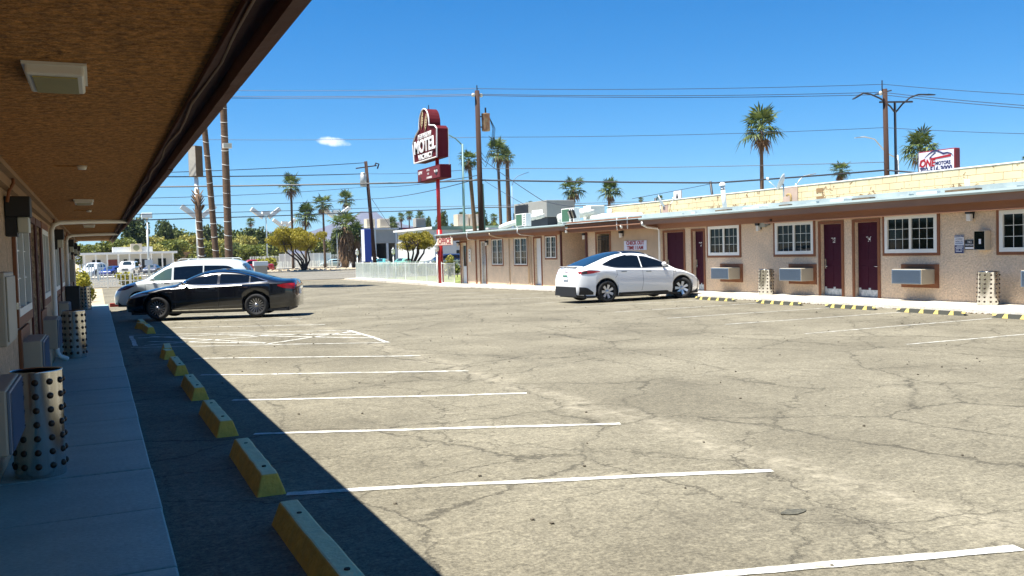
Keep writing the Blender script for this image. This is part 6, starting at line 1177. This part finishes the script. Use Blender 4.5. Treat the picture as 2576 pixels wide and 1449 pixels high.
# ------------------------------------------------------------ cars beyond the street
def simple_car(px, Y, ang, paint, label, kind, scale=1.0, name=None):
    p = at(px, 655, Y); T = {'sedan': ([(0, .6), (.3, .8), (1.2, .98), (2.0, 1.38), (2.7, 1.44), (3.3, 1.40), (4.0, 1.08), (4.6, 1.05), (4.7, .8)], [(0, .55), (.5, .78), (1.4, .93), (4, .98), (4.7, .75)], 4.7, (0.95, 3.65), [(1.5, 1.0), (3.7, 1.03)], [(1.5, 1.05), (2.1, 1.32), (2.9, 1.35), (3.4, 1.25), (3.7, 1.06)], (1.3, 2.0), (3.35, 3.95)),
         'suv': ([(0, .7), (.3, .95), (1.1, 1.12), (1.8, 1.58), (2.4, 1.70), (4.0, 1.68), (4.5, 1.3), (4.65, .9)], [(0, .6), (.5, .9), (1.3, 1.05), (4.2, 1.1), (4.65, .85)], 4.65, (0.9, 3.7), [(1.4, 1.12), (4.2, 1.16)], [(1.4, 1.16), (1.9, 1.48), (2.6, 1.57), (3.8, 1.52), (4.2, 1.2)], (1.15, 1.8), (4.1, 4.5)),
         'jeep': ([(0, .95), (.08, 1.1), (1.2, 1.18), (1.32, 1.22), (1.55, 1.78), (1.8, 1.84), (4.0, 1.84), (4.15, 1.75), (4.2, .9)], [(0, .8), (.3, 1.05), (1.3, 1.12), (4.0, 1.15), (4.2, .85)], 4.2, (0.7, 3.3), [(1.5, 1.2), (3.9, 1.2)], [(1.5, 1.25), (1.7, 1.62), (2.6, 1.68), (3.9, 1.66)], (1.33, 1.56), (4.02, 4.14)),
         'pickup': ([(0, .8), (.1, 1.0), (1.3, 1.15), (1.95, 1.7), (2.4, 1.78), (3.2, 1.76), (3.42, 1.2), (3.5, 1.12), (5.4, 1.14), (5.5, .8)], [(0, .7), (.4, .95), (1.4, 1.06), (5.4, 1.06), (5.5, .8)], 5.5, (1.0, 4.3), [(1.7, 1.15), (3.25, 1.17)], [(1.7, 1.2), (2.1, 1.55), (2.7, 1.64), (3.25, 1.6)], (1.35, 1.95), (3.22, 3.4))}[kind]
    c = Car(name or ('parked_car' if kind != 'pickup' else 'pickup_truck'), label, T[2], T[0], T[1], [(0, .68), (.3, .86), (1, .92), (T[2]-.6, .92), (T[2], .76)], T[3], .34 if kind == 'sedan' else .38, paint, (p.x, Y, -.24), ang, scale, group='cars parked across the street', cat='car' if kind != 'pickup' else 'pickup', res=40, roofw=.72 if kind != 'jeep' else .84)
    c.side('side_window', T[4], T[5], cglass, nx=10); c.top('windscreen', *T[6], .92, .9, wsglass, nx=5, ny=4); c.top('rear_window', *T[7], .85, .85, wsglass, nx=4, ny=4); c.wheels(.80, .22, 6, spw=.09)
    c.side('headlight', [(.12, .66 if kind == 'sedan' else .78), (.4, .7 if kind == 'sedan' else .82)], [(.12, .74 if kind == 'sedan' else .9), (.4, .78 if kind == 'sedan' else .95)], lens_w, nx=4); c.side('tail_light', [(T[2]-.35, .75), (T[2]-.05, .75)], [(T[2]-.35, .92), (T[2]-.05, .9)], lens_r, nx=4); return c
P_ = lambda n, c: mat('paint_'+n, c, .25, coat=1.0)
simple_car(583, 127, 0, P_('red', (.30, .01, .015)), 'red pickup truck parked behind the white minivan', 'pickup', 1.0)
j = simple_car(313, 122, R_(78), P_('offwhite', (.72, .72, .68)), 'white boxy jeep facing the street in the car lot', 'jeep', 1.1); 
for i in range(7): MB().box(-.02, -.005, -.33+i*.1, -.27+i*.1, .72, 1.02).obj('grille_slot', black_m, j.t)
simple_car(257, 128, R_(60), P_('blue', (.02, .03, .16)), 'dark blue car left of the jeep', 'sedan'); simple_car(214, 132, R_(70), P_('offwhite', (.72, .72, .68)), 'white van-like car at the left end of the car lot', 'suv', 1.15); simple_car(372, 140, R_(75), P_('grey', (.12, .12, .13)), 'dark car right of the jeep', 'sedan')
simple_car(802, 158, 0, P_('paleblue', (.35, .5, .55)), 'pale blue car behind the spiked fence', 'sedan'); simple_car(948, 118, R_(60), P_('teal', (.10, .42, .42)), 'teal car beside the leaning pole', 'sedan'); simple_car(990, 120, R_(40), P_('green', (.16, .42, .34)), 'mint green car right of the teal one', 'sedan'); simple_car(950, 128, R_(88), P_('offwhite', (.72, .72, .68)), 'white suv behind the teal car', 'suv'); simple_car(1015, 124, R_(25), P_('redwhite', (.45, .10, .10)), 'red car half hidden by the palo verde', 'sedan'); simple_car(1068, 100, R_(8), P_('navy', (.02, .03, .07)), 'dark blue suv behind the office lawn', 'suv', 1.1); simple_car(925, 132, R_(90), P_('grey', (.12, .12, .13)), 'grey car left of the leaning pole', 'suv'); simple_car(1136, 104, R_(5), P_('grey', (.12, .12, .13)), 'grey car seen through the office gate', 'suv')
# ------------------------------------------------------------ person at the car lot office
p = at(352, 660, 152); t = empty('person', (p.x, 152, -.25), R_(20), 'person in white top and dark trousers on the car lot porch', 'person')
def skin(name, verts, edges, radii, mt):
    me = bpy.data.meshes.new(name); me.from_pydata(verts, edges, []); o = link(name, me, t); md = o.modifiers.new('skin', 'SKIN'); me.skin_vertices.new() if not me.skin_vertices else None
    for v, r in zip(me.skin_vertices[0].data, radii): v.radius = (r, r)
    me.skin_vertices[0].data[0].use_root = True; s_ = o.modifiers.new('sub', 'SUBSURF'); s_.levels = 1; s_.render_levels = 1; me.materials.append(mt); return o
V = [(0, 0, .95), (0, 0, 1.2), (0, 0, 1.42), (0, -.01, 1.53), (0, -.03, 1.66), (.1, 0, .88), (.11, -.03, .48), (.11, .02, .08), (.11, -.12, .04), (-.1, 0, .88), (-.11, .03, .48), (-.11, .05, .08), (-.11, -.09, .04), (.19, 0, 1.4), (.25, .02, 1.13), (.24, -.1, .9), (-.19, 0, 1.4), (-.25, .03, 1.13), (-.22, -.12, .92)]
E_ = [(0, 1), (1, 2), (2, 3), (3, 4), (0, 5), (5, 6), (6, 7), (7, 8), (0, 9), (9, 10), (10, 11), (11, 12), (2, 13), (13, 14), (14, 15), (2, 16), (16, 17), (17, 18)]
skin('body', V, E_, [.14, .14, .15, .055, .105, .09, .065, .05, .04, .09, .065, .05, .04, .06, .045, .035, .06, .045, .035], mat('skin', (.42, .25, .17), .6))
skin('shirt', V[:3]+[V[13], V[14], V[16], V[17]], [(0, 1), (1, 2), (2, 3), (3, 4), (2, 5), (5, 6)], [.165, .165, .175, .08, .065, .08, .065], mat('shirt_white', (.75, .75, .78), .8))
skin('trousers', [V[0], V[5], V[6], (.11, .02, .12), V[9], V[10], (-.11, .05, .12)], [(0, 1), (1, 2), (2, 3), (0, 4), (4, 5), (5, 6)], [.155, .11, .085, .075, .11, .085, .075], mat('trousers', (.02, .02, .025), .9))
MB().blob((0, .0, 1.70), .125, 1.0, 10, 8, .03).obj('hair', mat('hair', (.02, .015, .01), .8), t, True)
# ------------------------------------------------------------ mountains
rg = [(-300, 640), (100, 625), (300, 618), (420, 606), (520, 602), (600, 592), (650, 585), (690, 573), (735, 586), (780, 578), (830, 556), (870, 540), (905, 528), (930, 523), (955, 534), (990, 548), (1040, 560), (1100, 575), (1180, 592), (1300, 606), (1500, 600), (1700, 605), (2000, 595), (2400, 600), (2900, 590)]
YM = 4200; fr = curve(rg); mb = MB(); rn = random.Random(9); N = 150; rows = 8
for i in range(N+1):
    px = -300+3200*i/N; top = at(px, fr(px)+rn.uniform(-2.0, 2.0), YM if px < 1200 else YM*.55); h = top.z+5
    for k in range(rows+1):
        f = k/rows; q = 1-abs(f-.5)*2; z = -20+h*(q**1.15)*(1 if k == rows//2 else rn.uniform(.75, .98)); s_ = 1+(f-.5)*.42
        mb.v.append((top.x*s_+rn.uniform(-20, 20), top.y*s_, z if 0 < k < rows else -25))
n = rows+1; mb.f = [(i*n+k, (i+1)*n+k, (i+1)*n+k+1, i*n+k+1) for i in range(N) for k in range(rows)]
struct(mb.obj('mountains', mat('hazy_rock', (.11, .105, .13), .95, var=.4, vs=.004), None, True))  # bluish tint puts distance haze into the mountain colour
# ------------------------------------------------------------ air
hz = MB().box(-4600, 4600, -600, 5600, -30, 330).obj('haze', None); hz['kind'] = 'stuff'; tag(hz, 'thin blue desert haze between the lot and the far mountains', 'haze')
HM = bpy.data.materials.new('haze_air'); HM.use_nodes = True; t = HM.node_tree; t.nodes.remove(t.nodes['Principled BSDF']); pv = t.nodes.new('ShaderNodeVolumePrincipled'); pv.inputs['Color'].default_value = (0.50, 0.68, 0.98, 1); pv.inputs['Density'].default_value = 0.00008; pv.inputs['Anisotropy'].default_value = 0.0
t.links.new(pv.outputs[0], t.nodes['Material Output'].inputs['Volume']); hz.data.materials.append(HM)
